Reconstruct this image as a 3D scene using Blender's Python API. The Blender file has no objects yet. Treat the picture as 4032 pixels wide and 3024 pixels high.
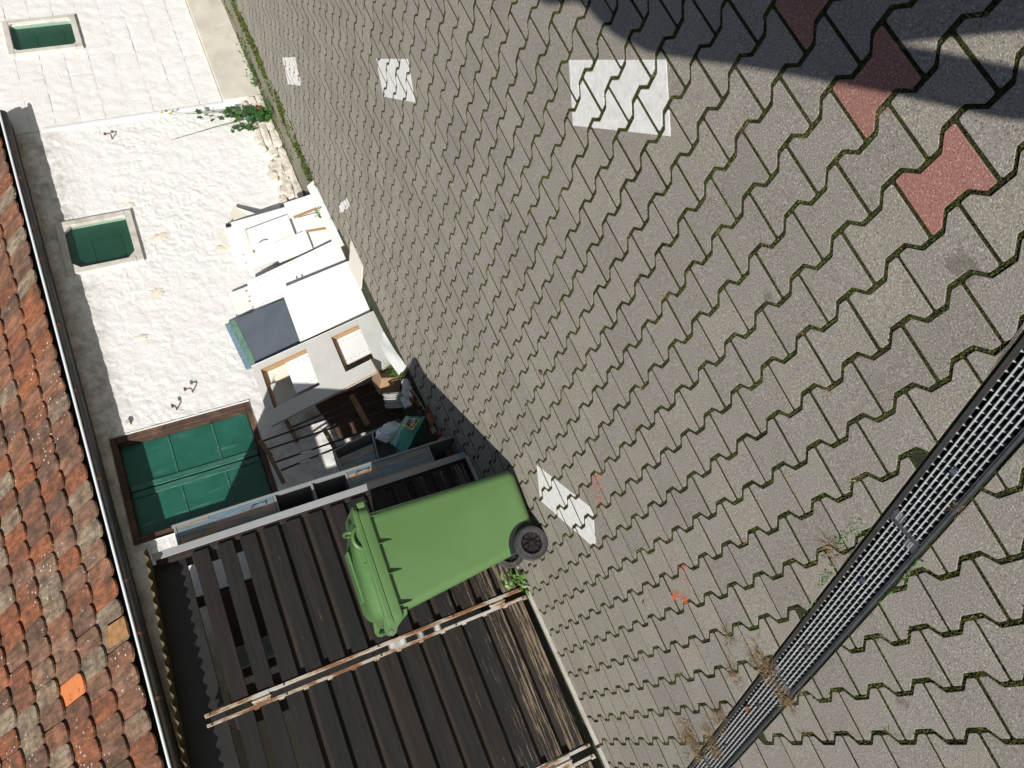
import bpy, bmesh, math, random
from mathutils import Vector, Matrix, noise
random.seed(7)
sc = bpy.context.scene
col = sc.collection

# ------------------------------------------------------------------ camera, sky, sun
cam_d = bpy.data.cameras.new('camera')
cam = bpy.data.objects.new('camera', cam_d)
col.objects.link(cam)
cam.matrix_world = Matrix((
    (-0.3976914958595451, 0.8343589539750598, -0.38168915368725637, 0.0),
    (-0.18018994842737474, -0.47892323319658225, -0.8591647799977717, 0.0),
    (-0.8996516306911292, -0.2729059776292697, 0.3408067938986644, 1.55060816),
    (0, 0, 0, 1)))
cam_d.sensor_width = 36
cam_d.lens = 27.749
cam_d.clip_start = 0.02
cam_d.clip_end = 2000
sc.camera = cam

SUN = Vector((-0.689, -0.548, 0.474)).normalized()      # towards the sun
w = bpy.data.worlds.new('World')
sc.world = w
w.use_nodes = True
nt = w.node_tree
sky = nt.nodes.new('ShaderNodeTexSky')
sky.sky_type = 'NISHITA'
sky.sun_disc = False
sky.sun_elevation = math.asin(SUN.z)
sky.sun_rotation = math.atan2(SUN.x, SUN.y)
nt.links.new(sky.outputs[0], nt.nodes['Background'].inputs[0])
nt.nodes['Background'].inputs[1].default_value = 0.052
sd = bpy.data.lights.new('sun', 'SUN')
sd.energy = 5.0
sd.angle = math.radians(0.53)
sd.color = (1.0, 0.955, 0.89)
so = bpy.data.objects.new('sun', sd)
col.objects.link(so)
so.rotation_euler = SUN.to_track_quat('Z', 'Y').to_euler()
so.location = SUN * 30
sc.view_settings.view_transform = 'Standard'
sc.view_settings.look = 'None'
sc.view_settings.gamma = 1
sc.view_settings.exposure = 0.24
sc.view_settings.use_curve_mapping = False
sc.render.engine = 'CYCLES'
sc.cycles.max_bounces = 8
sc.cycles.transparent_max_bounces = 12

# ------------------------------------------------------------------ materials
MAT = {}
class NT:
    """small helper round a material's node tree"""
    def __init__(self, name):
        self.m = bpy.data.materials.new(name)
        self.m.use_nodes = True
        self.t = self.m.node_tree
        self.b = self.t.nodes['Principled BSDF']
        MAT[name] = self.m
        self._pos = None
    def n(self, typ, **kw):
        x = self.t.nodes.new(typ)
        for k, v in kw.items():
            if isinstance(k, str) and hasattr(x, k):
                setattr(x, k, v)
        return x
    def l(self, a, b):
        self.t.links.new(a, b)
    def pos(self):
        if not self._pos:
            self._pos = self.n('ShaderNodeNewGeometry').outputs['Position']
        return self._pos
    def scaled(self, vec, sx, sy, sz):
        m = self.n('ShaderNodeMapping')
        m.inputs['Scale'].default_value = (sx, sy, sz)
        self.l(vec, m.inputs[0])
        return m.outputs[0]
    def noise(self, scale, detail=4, rough=.55, vec=None, dist=0):
        x = self.n('ShaderNodeTexNoise')
        x.inputs['Scale'].default_value = scale
        x.inputs['Detail'].default_value = detail
        x.inputs['Roughness'].default_value = rough
        x.inputs['Distortion'].default_value = dist
        self.l(vec or self.pos(), x.inputs['Vector'])
        return x.outputs['Fac']
    def voro(self, scale, feature='F1', vec=None, out='Distance'):
        x = self.n('ShaderNodeTexVoronoi', feature=feature)
        x.inputs['Scale'].default_value = scale
        self.l(vec or self.pos(), x.inputs['Vector'])
        return x.outputs[out]
    def ramp(self, fac, stops, interp='LINEAR'):
        x = self.n('ShaderNodeValToRGB')
        x.color_ramp.interpolation = interp
        e = x.color_ramp.elements
        while len(e) < len(stops):
            e.new(.5)
        for el, (p, c) in zip(e, stops):
            el.position = p
            if isinstance(c, (int, float)):
                c = (c, c, c)
            el.color = (*c, 1)
        self.l(fac, x.inputs[0])
        return x.outputs[0]
    def mix(self, fac, a, b, blend='MIX'):
        x = self.n('ShaderNodeMix', data_type='RGBA', blend_type=blend)
        for inp, v in ((x.inputs[0], fac), (x.inputs[6], a), (x.inputs[7], b)):
            if isinstance(v, (int, float)):
                inp.default_value = v
            elif isinstance(v, tuple):
                inp.default_value = (*v, 1)
            else:
                self.l(v, inp)
        return x.outputs[2]
    def math(self, op, a, b=0.0):
        x = self.n('ShaderNodeMath', operation=op)
        for inp, v in ((x.inputs[0], a), (x.inputs[1], b)):
            if isinstance(v, (int, float)):
                inp.default_value = v
            else:
                self.l(v, inp)
        return x.outputs[0]
    def sep(self, vec, axis):
        x = self.n('ShaderNodeSeparateXYZ')
        self.l(vec, x.inputs[0])
        return x.outputs[axis]
    def base(self, c):
        if isinstance(c, tuple):
            self.b.inputs['Base Color'].default_value = (*c, 1)
        else:
            self.l(c, self.b.inputs['Base Color'])
    def rough(self, r):
        if isinstance(r, (int, float)):
            self.b.inputs['Roughness'].default_value = r
        else:
            self.l(r, self.b.inputs['Roughness'])
    def bump(self, h, strength=.5, dist=.002, prev=None):
        x = self.n('ShaderNodeBump')
        x.inputs['Strength'].default_value = strength
        x.inputs['Distance'].default_value = dist
        self.l(h, x.inputs['Height'])
        if prev:
            self.l(prev, x.inputs['Normal'])
        self.l(x.outputs[0], self.b.inputs['Normal'])
        return x.outputs[0]
    def rand(self):
        return self.n('ShaderNodeObjectInfo').outputs['Random']
    def island(self):
        return self.n('ShaderNodeNewGeometry').outputs['Random Per Island']

def simple(name, c, rough=.6, var=.15, scale=14, bump=.15, bscale=120, bdist=.001, metal=0, spec=.5, grime=None):
    t = NT(name)
    n = t.noise(scale, 5, .6)
    lo = tuple(x * (1 - var) for x in c)
    hi = tuple(min(1, x * (1 + var)) for x in c)
    cc = t.ramp(n, [(.3, lo), (.7, hi)])
    if grime:
        g = t.ramp(t.noise(scale * .45, 7, .7), [(.5, 0.), (.72, 1.)])
        cc = t.mix(t.math('MULTIPLY', g, grime[1]), cc, grime[0])
    t.base(cc)
    t.rough(rough)
    t.b.inputs['Metallic'].default_value = metal
    t.b.inputs['Specular IOR Level'].default_value = spec
    if bump:
        t.bump(t.noise(bscale, 3), bump, bdist)
    return t.m

# concrete pavers: exposed fine aggregate
def paver_mat(name, lo, mid, hi):
    t = NT(name)
    sp = t.noise(215, 2, .8)
    c = t.ramp(sp, [(.30, lo), (.44, mid), (.56, mid), (.70, hi)])
    big = t.ramp(t.noise(2.3, 5, .65), [(.3, .93), (.7, 1.06)])
    c = t.mix(1.0, c, big, 'MULTIPLY')
    r = t.math('FRACT', t.math('ADD', t.rand(), t.island()))
    tone = t.ramp(r, [(0, (.92, .92, .915)), (.5, (1, 1, 1)), (1, (1.06, 1.05, 1.03))])
    c = t.mix(1.0, c, tone, 'MULTIPLY')
    grain = t.voro(210, out='Distance')
    white = t.ramp(t.noise(95, 2, .5), [(.70, 0.), (.73, 1.)])
    c = t.mix(t.math('MULTIPLY', white, .35), c, (.62, .6, .55))
    dark = t.ramp(t.noise(120, 2, .5, t.scaled(t.pos(), 1, 1.03, .97)), [(.27, 1.), (.31, 0.)])
    c = t.mix(t.math('MULTIPLY', dark, .5), c, (.07, .07, .07))
    st = t.ramp(t.noise(4.5, 8, .72), [(.66, 0.), (.74, 1.)])
    c = t.mix(t.math('MULTIPLY', st, .22), c, (.12, .105, .085))
    for (X, Y, R_) in ((.482, 1.178, .085), (2.166, 2.946, .11), (.79, 1.72, .05), (1.05, 2.35, .05), (-.35, 2.2, .06), (1.9, 4.1, .09)):
        vm = t.n('ShaderNodeVectorMath', operation='DISTANCE'); t.l(t.pos(), vm.inputs[0]); vm.inputs[1].default_value = (X, Y, .02)
        d = t.math('ADD', t.math('DIVIDE', vm.outputs['Value'], R_), t.math('MULTIPLY', t.noise(28, 4, .6), 1.6))
        c = t.mix(t.math('MULTIPLY', t.ramp(t.math('MULTIPLY', d, .5), [(.56, 1.), (.66, 0.)]), .42), c, (.085, .065, .05))
    t.base(c)
    t.rough(.9)
    t.b.inputs['Specular IOR Level'].default_value = .25
    p = t.bump(t.noise(240, 3, .7), .75, .0022)
    t.bump(t.noise(26, 4), .25, .003, p)
    return t.m
paver_mat('paver_grey', (.078, .071, .061), (.270, .246, .212), (.58, .54, .48))
paver_mat('paver_red', (.15, .068, .055), (.33, .155, .125), (.58, .42, .37))

t = NT('joint_soil')
n1 = t.noise(9, 6, .65)
c = t.ramp(n1, [(.28, (.022, .017, .012)), (.5, (.030, .033, .012)), (.62, (.045, .058, .012)), (.78, (.08, .06, .035))])
c = t.mix(1.0, c, t.ramp(t.noise(260, 3, .7), [(.3, .45), (.7, 1.5)]), 'MULTIPLY')
t.base(c); t.rough(1)
t.bump(t.noise(220, 4, .7), 1, .006)

t = NT('moss')
r = t.island()
c = t.ramp(r, [(0, (.012, .013, .005)), (.3, (.026, .034, .008)), (.6, (.050, .068, .012)), (.78, (.075, .098, .018)), (.88, (.07, .055, .026)), (1, (.026, .016, .012))])
big = t.ramp(t.noise(1.7, 5, .6), [(.38, (.75, .62, .5)), (.62, (1.25, 1.35, .95))])
c = t.mix(1.0, c, big, 'MULTIPLY')
t.base(c); t.rough(1); t.b.inputs['Specular IOR Level'].default_value = .1

def leafmat(name, a, b_, trans=.25):
    t = NT(name)
    c = t.ramp(t.island(), [(0, a), (1, b_)])
    t.base(c); t.rough(.5)
    tr = t.n('ShaderNodeBsdfTranslucent')
    t.l(c, tr.inputs[0])
    mx = t.n('ShaderNodeMixShader')
    mx.inputs[0].default_value = trans
    t.l(t.b.outputs[0], mx.inputs[1]); t.l(tr.outputs[0], mx.inputs[2])
    t.l(mx.outputs[0], t.t.nodes['Material Output'].inputs[0])
leafmat('leaf_green', (.035, .10, .018), (.09, .20, .035))
leafmat('leaf_ivy', (.022, .075, .02), (.055, .14, .03))
leafmat('leaf_light', (.09, .21, .04), (.16, .30, .07))
leafmat('dry_grass', (.20, .14, .07), (.42, .31, .17))
leafmat('dead_leaf', (.12, .05, .025), (.32, .16, .06))
leafmat('flower', (.6, .45, .02), (.7, .55, .04))
simple('stem', (.07, .09, .03), .7)
simple('woody', (.11, .07, .045), .8)

t = NT('road_paint')
c = t.ramp(t.noise(40, 5, .6), [(.3, (.62, .615, .59)), (.7, (.78, .775, .75))])
t.base(c); t.rough(.8)
wear = t.ramp(t.noise(110, 6, .75), [(.325, 0.), (.36, 1.)])
wear2 = t.ramp(t.noise(24, 6, .8), [(.28, 0.), (.33, 1.)])
t.l(t.math('MULTIPLY', wear, wear2), t.b.inputs['Alpha'])
t.bump(t.noise(260, 3), .5, .0015)

t = NT('brick_dust')
t.base(t.ramp(t.noise(180, 3), [(.3, (.30, .075, .035)), (.7, (.55, .17, .08))])); t.rough(1)

# rendered wall (roughcast, painted white)
def white_wall(name, fine=1.0, dark_mottle=.6):
    t = NT(name)
    c = t.ramp(t.noise(3.2, 6, .65), [(.3, (.78, .78, .77)), (.7, (.83, .83, .82))])
    st = t.ramp(t.noise(1.35, 9, .75), [(.60, 0.), (.75, 1.)])
    c = t.mix(t.math('MULTIPLY', st, .4), c, (.60, .53, .42))
    sp = t.ramp(t.noise(38, 4, .7), [(.70, 0.), (.76, 1.)])
    c = t.mix(t.math('MULTIPLY', sp, .35), c, (.42, .38, .31))
    # rising damp and splash dirt near the foot of the wall, mottled darker tone high up below the eaves
    z = t.sep(t.pos(), 2)
    foot = t.ramp(t.math('ADD', z, t.math('MULTIPLY', t.noise(5, 6, .7), .5)), [(.30, 1.), (.62, 0.)])
    c = t.mix(t.math('MULTIPLY', foot, .38), c, (.36, .33, .25))
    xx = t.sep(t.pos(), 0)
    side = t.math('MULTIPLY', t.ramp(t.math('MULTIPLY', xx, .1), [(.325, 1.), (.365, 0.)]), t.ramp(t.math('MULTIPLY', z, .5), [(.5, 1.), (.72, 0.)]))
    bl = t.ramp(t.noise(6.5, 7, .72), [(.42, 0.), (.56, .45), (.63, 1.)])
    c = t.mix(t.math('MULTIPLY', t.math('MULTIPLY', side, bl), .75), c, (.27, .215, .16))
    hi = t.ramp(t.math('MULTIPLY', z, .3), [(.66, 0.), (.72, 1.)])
    c = t.mix(t.math('MULTIPLY', t.math('MULTIPLY', hi, t.ramp(t.noise(9, 7, .75), [(.40, 0.), (.62, 1.)])), dark_mottle), c, (.27, .25, .225))
    t.base(c); t.rough(.85)
    t.b.inputs['Specular IOR Level'].default_value = .2
    p = t.bump(t.noise(64, 6, .72, dist=.8), 0.8 * fine, .011)
    t.bump(t.noise(190, 3, .6), .4 * fine, .003, p)
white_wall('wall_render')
white_wall('wall_block', 1.0, .0)
simple('wall_patch', (.72, .665, .57), .9, .12, 20, .4, 60, .004)
simple('plinth', (.58, .55, .48), .85, .12, 5, .25, 90, .002, grime=((.30, .29, .18), .5))
simple('kerb_concrete', (.20, .185, .14), .95, .2, 6, .5, 130, .003, grime=((.10, .12, .04), .55))
simple('trim_white', (.72, .73, .74), .6, .06)
simple('old_white_wood', (.56, .55, .51), .8, .12, 9, .4, 60, .002, grime=((.33, .29, .23), .75))
simple('wall_stone', (.66, .62, .54), .95, .22, 22, .7, 70, .006, grime=((.30, .26, .2), .8))

# roof tiles
t = NT('roof_tile')
r = t.math('FRACT', t.math('ADD', t.rand(), t.island()))
r = t.math('ADD', t.math('MULTIPLY', r, .85), t.math('MULTIPLY', t.ramp(t.noise(1.5, 3), [(.3, 0.), (.7, 1.)]), .15))
c = t.ramp(r, [(0, (.27, .105, .06)), (.16, (.33, .125, .062)), (.32, (.22, .10, .066)), (.50, (.30, .145, .088)), (.64, (.16, .095, .07)), (.78, (.27, .15, .10)), (.90, (.31, .25, .18)), (1, (.24, .17, .125))])
streak = t.ramp(t.noise(11, 6, .7, t.scaled(t.pos(), 2.2, .55, .5)), [(.32, .38), (.66, 1.2)])
c = t.mix(1.0, c, streak, 'MULTIPLY')
dark_mottle = t.ramp(t.noise(7, 7, .75), [(.44, 0.), (.64, 1.)])
c = t.mix(t.math('MULTIPLY', dark_mottle, .75), c, (.055, .042, .032))
spots = t.voro(21, vec=t.scaled(t.pos(), 1, 1, 1))
lich_mask = t.ramp(t.noise(2.6, 4, .6), [(.50, 0.), (.60, 1.)])
lich = t.math('MULTIPLY', t.ramp(t.math('ADD', spots, t.math('MULTIPLY', t.noise(90, 3), .12)), [(.235, 1.), (.26, 0.)]), lich_mask)
c = t.mix(t.math('MULTIPLY', lich, .85), c, (.60, .57, .48))
dk = t.ramp(t.math('ADD', t.voro(24, vec=t.scaled(t.pos(), 1.1, .9, 1)), t.math('MULTIPLY', t.noise(60, 3), .14)), [(.20, 1.), (.23, 0.)])
c = t.mix(t.math('MULTIPLY', dk, .8), c, (.035, .032, .022))
mo = t.ramp(t.noise(5.5, 6, .7, t.scaled(t.pos(), 1.3, 1, .8)), [(.64, 0.), (.70, 1.)])
c = t.mix(t.math('MULTIPLY', mo, .7), c, (.07, .075, .02))
t.base(c); t.rough(.92)
t.b.inputs['Specular IOR Level'].default_value = .2
p = t.bump(t.noise(40, 6, .7), .55, .006)
t.bump(t.noise(220, 3), .4, .0015, p)
t = NT('roof_tile_new')
c = t.ramp(t.noise(30, 4), [(.3, (.52, .165, .05)), (.7, (.62, .21, .075))])
sm = t.ramp(t.noise(14, 3, .5), [(.62, 0.), (.66, 1.)])
t.base(t.mix(t.math('MULTIPLY', sm, .75), c, (.16, .085, .055))); t.rough(.85)
simple('roof_tile_ochre', (.30, .16, .065), .9, .35, 16, .5, 80, .004, grime=((.10, .065, .03), .6))
simple('roof_batten', (.05, .035, .025), .9)

simple('zinc_dark', (.045, .045, .046), .55, .25, 8, .15, 60, .001, metal=.0, spec=.4)
simple('lip_glint', (.78, .82, .86), .35, .04, 12, 0, metal=.1)  # bright sky glint on the rolled lip, put into its base colour
simple('rust', (.13, .06, .035), .9, .4, 40, .5, 120, .002)
simple('steel_grey', (.30, .315, .32), .5, .06, 10, .1, 90, .0006)
t = NT('steel_rusty')
c = t.ramp(t.noise(16, 7, .75, t.scaled(t.pos(), 1, 1, .28)), [(.38, (.46, .45, .43)), (.48, (.40, .34, .27)), (.54, (.21, .10, .045)), (.75, (.10, .048, .028))])
t.base(c); t.rough(.6); t.bump(t.noise(90, 4), .4, .0015)
simple('sill_metal', (.45, .44, .40), .7, .15, 18, .3, 90, .001, grime=((.22, .17, .12), .5))

# gate boards: dark stained softwood, stain worn away near the ground
t = NT('gate_wood')
gr = t.noise(18, 7, .7, t.scaled(t.pos(), .18, 1, 2.6))
c = t.ramp(gr, [(.3, (.009, .0085, .0085)), (.55, (.0165, .0152, .0148)), (.8, (.028, .0255, .024))])
r = t.rand()
c = t.mix(1.0, c, t.ramp(r, [(0, (.85, .92, 1.0)), (.7, (1.0, 1., 1.0)), (1, (1.3, .98, .9))]), 'MULTIPLY')
wn = t.noise(30, 8, .78, t.scaled(t.pos(), .10, 1, 3.2))
z = t.sep(t.pos(), 2)
wearz = t.ramp(z, [(.05, .20), (.35, .115), (.62, .03), (1., 0.0)])
lv = t.math('ADD', wn, wearz)
worn = t.ramp(lv, [(.655, 0.), (.70, 1.)])
woodc = t.ramp(t.noise(40, 5, .7, t.scaled(t.pos(), .2, 1, 3)), [(.3, (.12, .085, .055)), (.7, (.30, .235, .165))])
c = t.mix(worn, c, woodc)
sc_ = t.ramp(t.noise(60, 4, .6, t.scaled(t.pos(), .15, 1, 2)), [(.715, 0.), (.74, 1.)])
c = t.mix(t.math('MULTIPLY', sc_, .35), c, (.26, .22, .18))
t.base(c); t.rough(.72)
t.b.inputs['Specular IOR Level'].default_value = .3
t.bump(gr, .5, .003)
t = NT('gate_wood_back')
gr = t.noise(18, 7, .7, t.scaled(t.pos(), .18, 1, 2.6))
c = t.ramp(gr, [(.3, (.014, .011, .010)), (.6, (.028, .019, .015)), (.85, (.075, .040, .024))])
t.base(c); t.rough(.8); t.bump(gr, .5, .003)

# corrugated translucent sheet
t = NT('corrugated_plastic')
c = t.ramp(t.noise(12, 6, .7), [(.3, (.16, .115, .055)), (.6, (.34, .27, .15)), (.8, (.50, .43, .30))])
t.base(c); t.rough(.4)
tr = t.n('ShaderNodeBsdfTranslucent'); t.l(c, tr.inputs[0])
mx = t.n('ShaderNodeMixShader'); mx.inputs[0].default_value = .5
t.l(t.b.outputs[0], mx.inputs[1]); t.l(tr.outputs[0], mx.inputs[2])
t.l(mx.outputs[0], t.t.nodes['Material Output'].inputs[0])

# green hatch and window glass
t = NT('hatch_green')
c = t.ramp(t.noise(4, 6, .65), [(.3, (.010, .082, .060)), (.7, (.022, .125, .092))])
c = t.mix(t.math('MULTIPLY', t.ramp(t.noise(9, 7, .7, t.scaled(t.pos(), 2.4, 1, .25)), [(.58, 0.), (.70, 1.)]), .35), c, (.17, .30, .24))
t.base(c); t.rough(.35)
t = NT('hatch_worn')
c = t.ramp(t.noise(26, 7, .75, t.scaled(t.pos(), 2.6, 1, .22)), [(.42, (.016, .10, .074)), (.58, (.05, .15, .115)), (.72, (.19, .28, .23))])
t.base(c); t.rough(.5); t.bump(t.noise(60, 4), .3, .001)
t = NT('window_green')
t.base(t.ramp(t.noise(2.2, 4), [(.35, (.010, .085, .060)), (.7, (.035, .115, .085))])); t.rough(.4)
t = NT('glass')
tb = t.n('ShaderNodeBsdfTransparent'); tb.inputs[0].default_value = (.80, .88, .84, 1)
gl = t.n('ShaderNodeBsdfGlossy'); gl.inputs['Roughness'].default_value = .03
fr = t.n('ShaderNodeLayerWeight'); fr.inputs[0].default_value = .5
mx = t.n('ShaderNodeMixShader')
t.l(t.math('ADD', t.math('MULTIPLY', t.math('POWER', fr.outputs['Facing'], 4.0), .8), .05), mx.inputs[0]); t.l(tb.outputs[0], mx.inputs[1]); t.l(gl.outputs[0], mx.inputs[2])
t.l(mx.outputs[0], t.t.nodes['Material Output'].inputs[0])
simple('brown_frame', (.060, .032, .023), .75, .35, 14, .4, 80, .002, grime=((.22, .12, .07), .6))

# furniture waste
simple('melamine_white', (.745, .75, .745), .42, .02, 6, .0, grime=((.62, .60, .55), .22))
simple('melamine_cream', (.69, .665, .59), .5, .03, 5, 0, grime=((.6, .52, .38), .3))
simple('carcass_grey', (.50, .498, .475), .7, .05, 6, .15, 90, .001, grime=((.38, .36, .31), .35))
t = NT('chipboard')
t.base(t.ramp(t.noise(120, 5, .7), [(.3, (.22, .125, .06)), (.7, (.46, .31, .17))])); t.rough(.9)
t.bump(t.noise(150, 3), .6, .002)
simple('hole_black', (.01, .01, .01), .9, 0)
t = NT('slate_panel')
c = t.ramp(t.noise(5, 5), [(.3, (.075, .092, .118)), (.7, (.10, .12, .148))])
s2 = t.ramp(t.noise(34, 6, .75, t.scaled(t.pos(), 1.6, 1, .5)), [(.66, 0.), (.72, 1.)])
t.base(t.mix(t.math('MULTIPLY', s2, .4), c, (.34, .34, .32))); t.rough(.6)
simple('oxide_green', (.10, .19, .145), .75, .3, 20, .3)
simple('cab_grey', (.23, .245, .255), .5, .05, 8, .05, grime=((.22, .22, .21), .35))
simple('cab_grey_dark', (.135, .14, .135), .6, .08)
for nm, cc in (('plank_blue', (.15, .225, .29)), ('plank_tan', (.36, .26, .17)), ('plank_greige', (.27, .24, .20)), ('plank_pink', (.36, .25, .26)), ('plank_teal', (.14, .20, .20)), ('plank_grey', (.24, .25, .25))):
    t = NT(nm)
    n1 = t.noise(30, 7, .75, t.scaled(t.pos(), 2.4, 1, .22))
    c = t.ramp(n1, [(.3, tuple(x * .55 for x in cc)), (.55, cc), (.75, tuple(min(1, x * 1.55) for x in cc))])
    t.base(c); t.rough(.6)
simple('chrome', (.72, .72, .72), .2, .02, 5, 0, metal=1)
simple('cardboard', (.30, .19, .11), .9, .15, 12, .2)
simple('brown_board', (.075, .042, .028), .8, .25, 8, .2)
simple('rack_bar', (.018, .017, .017), .5, .2)
simple('rack_wood', (.17, .10, .055), .8, .35, 20, .3)
simple('hose_grey', (.33, .33, .33), .6, .1)
simple('bag_green', (.015, .20, .155), .38, .12, 9, .25, 22, .006)
simple('bag_pale', (.46, .57, .62), .4, .2, 9, .2, 22, .005)
simple('bag_navy', (.012, .022, .085), .4, .05)
simple('bag_yellow', (.72, .50, .05), .4, .05)
simple('bag_white', (.82, .82, .80), .5, .02)
simple('film_clear', (.50, .53, .55), .3, .2)
simple('rubble', (.36, .30, .24), .95, .35, 30, .5, 60, .004)
simple('rubble_red', (.30, .11, .06), .95, .3, 30, .5, 60, .004)

# wheelie bin
t = NT('bin_green')
c = t.ramp(t.noise(3, 6, .6), [(.3, (.076, .158, .052)), (.7, (.092, .180, .064))])
sc2 = t.ramp(t.noise(24, 7, .8, t.scaled(t.pos(), .6, 1, 2.2)), [(.67, 0.), (.74, 1.)])
c = t.mix(t.math('MULTIPLY', sc2, .25), c, (.26, .36, .20))
t.base(c); t.rough(.48); t.bump(t.noise(300, 2), .12, .0006)
simple('bin_arch_shade', (.006, .009, .006), .6, .1)  # shade of the cut-out behind the wheels, painted as near-black colour
t = NT('tyre')
c = t.ramp(t.noise(34, 6, .7), [(.4, (.030, .030, .031)), (.62, (.05, .048, .045)), (.75, (.15, .105, .07))])
t.base(c); t.rough(.75); t.bump(t.noise(160, 3), .3, .001)
simple('rim_black', (.016, .016, .017), .4, .2)
simple('pin_grey', (.16, .16, .17), .4, .05)

t = NT('grate_steel')
c = t.ramp(t.noise(20, 5), [(.3, (.40, .42, .43)), (.7, (.56, .58, .59))])
t.base(c); t.rough(.42); t.b.inputs['Metallic'].default_value = .2
simple('grate_dark', (.13, .14, .145), .5, .3, 25, .3, 90, .001, metal=.5)
simple('channel_black', (.035, .034, .033), .7, .3, 20, .3, grime=((.12, .06, .035), .3))
simple('channel_inside', (.012, .012, .013), .9, .2)
simple('jacket', (.05, .06, .09), .9, .1)
simple('paver_side', (.045, .042, .026), 1, .4, 40, .3)
simple('soil_ground', (.09, .075, .055), 1, .3, 4, .6, 60, .01)

# ------------------------------------------------------------------ object helpers
def tag(o, label=None, cat=None, group=None, kind=None):
    if label: o['label'] = label
    if cat: o['category'] = cat
    if group: o['group'] = group
    if kind: o['kind'] = kind
    return o

class MB:
    """collects geometry, in world coordinates, for one mesh object"""
    def __init__(self):
        self.v = []; self.f = []; self.mi = []
    def add(self, vs, fs, mi=0):
        o = len(self.v)
        self.v += [tuple(p) for p in vs]
        self.f += [tuple(i + o for i in f) for f in fs]
        self.mi += [mi] * len(fs)
        return self
    def box(self, c, s, R=None, mi=0):
        c = Vector(c); h = Vector(s) * .5
        vs = [Vector((x * h.x, y * h.y, z * h.z)) for x in (-1, 1) for y in (-1, 1) for z in (-1, 1)]
        if R is not None:
            vs = [R @ v for v in vs]
        return self.add([c + v for v in vs], [(0, 1, 3, 2), (4, 6, 7, 5), (0, 4, 5, 1), (2, 3, 7, 6), (0, 2, 6, 4), (1, 5, 7, 3)], mi)
    def bbox(self, c, s, bev=.003, R=None, mi=0):
        """box with chamfered edges"""
        bm = bmesh.new()
        bmesh.ops.create_cube(bm, size=1)
        bmesh.ops.scale(bm, vec=Vector(s), verts=bm.verts)
        bmesh.ops.bevel(bm, geom=bm.edges[:], offset=bev, segments=1, affect='EDGES', clamp_overlap=True)
        c = Vector(c)
        vs = [(R @ v.co if R is not None else v.co.copy()) + c for v in bm.verts]
        bm.verts.index_update()
        self.add(vs, [[v.index for v in f.verts] for f in bm.faces], mi)
        bm.free()
        return self
    def prism(self, pts, vec, mi=0, mi_side=None):
        pts = [Vector(p) for p in pts]; vec = Vector(vec); n = len(pts)
        self.add(pts + [p + vec for p in pts], [tuple(range(n))[::-1], tuple(range(n, 2 * n))], mi)
        o = len(self.v) - 2 * n
        for i in range(n):
            j = (i + 1) % n
            self.f.append((o + i, o + j, o + n + j, o + n + i)); self.mi.append(mi if mi_side is None else mi_side)
        return self
    def tube(self, path, r, n=8, mi=0, cap=True):
        path = [Vector(p) for p in path]
        rs = r if isinstance(r, (list, tuple)) else [r] * len(path)
        o = len(self.v)
        up = Vector((0, 0, 1))
        for i, p in enumerate(path):
            d = (path[min(i + 1, len(path) - 1)] - path[max(i - 1, 0)])
            d = d.normalized() if d.length > 1e-9 else Vector((0, 0, 1))
            a = d.cross(up)
            if a.length < .05: a = d.cross(Vector((1, 0, 0)))
            a.normalize(); b = d.cross(a)
            for k in range(n):
                t_ = 2 * math.pi * k / n
                self.v.append(tuple(p + (a * math.cos(t_) + b * math.sin(t_)) * rs[i]))
        for i in range(len(path) - 1):
            for k in range(n):
                q = (k + 1) % n
                self.f.append((o + i * n + k, o + i * n + q, o + (i + 1) * n + q, o + (i + 1) * n + k)); self.mi.append(mi)
        if cap:
            self.f.append(tuple(o + k for k in range(n))[::-1]); self.mi.append(mi)
            e = o + (len(path) - 1) * n
            self.f.append(tuple(e + k for k in range(n))); self.mi.append(mi)
        return self
    def lathe(self, prof, c, axis='Y', n=32, mi=0):
        """prof: (radius, offset along the axis)"""
        c = Vector(c); o = len(self.v)
        for (r, h) in prof:
            for k in range(n):
                t_ = 2 * math.pi * k / n
                a, b = r * math.cos(t_), r * math.sin(t_)
                self.v.append(tuple(c + (Vector((a, h, b)) if axis == 'Y' else Vector((a, b, h)) if axis == 'Z' else Vector((h, a, b)))))
        for i in range(len(prof) - 1):
            for k in range(n):
                q = (k + 1) % n
                self.f.append((o + i * n + k, o + i * n + q, o + (i + 1) * n + q, o + (i + 1) * n + k)); self.mi.append(mi)
        return self
    def build(self, name, mat, parent=None, smooth=False, origin=None):
        me = bpy.data.meshes.new(name)
        org = Vector(origin) if origin is not None else (ROOT.get(parent.name, Vector()) if parent else Vector())
        if origin is None and not parent and self.v:
            xs, ys, zs = zip(*self.v)
            org = Vector(((min(xs) + max(xs)) / 2, (min(ys) + max(ys)) / 2, min(zs)))
        me.from_pydata([tuple(Vector(p) - org) for p in self.v], [], self.f)
        mats = mat if isinstance(mat, (list, tuple)) else [mat]
        for m in mats:
            me.materials.append(MAT[m])
        if len(mats) > 1:
            me.polygons.foreach_set('material_index', self.mi)
        bm = bmesh.new(); bm.from_mesh(me)
        bmesh.ops.recalc_face_normals(bm, faces=bm.faces[:])
        bm.to_mesh(me); bm.free()
        if smooth:
            me.polygons.foreach_set('use_smooth', [True] * len(me.polygons))
            try:
                me.set_sharp_from_angle(angle=math.radians(38))
            except Exception:
                pass
        me.update()
        o = bpy.data.objects.new(name, me)
        col.objects.link(o)
        if parent:
            o.parent = parent
            if origin is not None:
                o.location = org - ROOT.get(parent.name, Vector())
                ROOT[o.name] = org
            else:
                ROOT[o.name] = org
        else:
            o.location = org
            ROOT[o.name] = org
        return o
ROOT = {}
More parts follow.
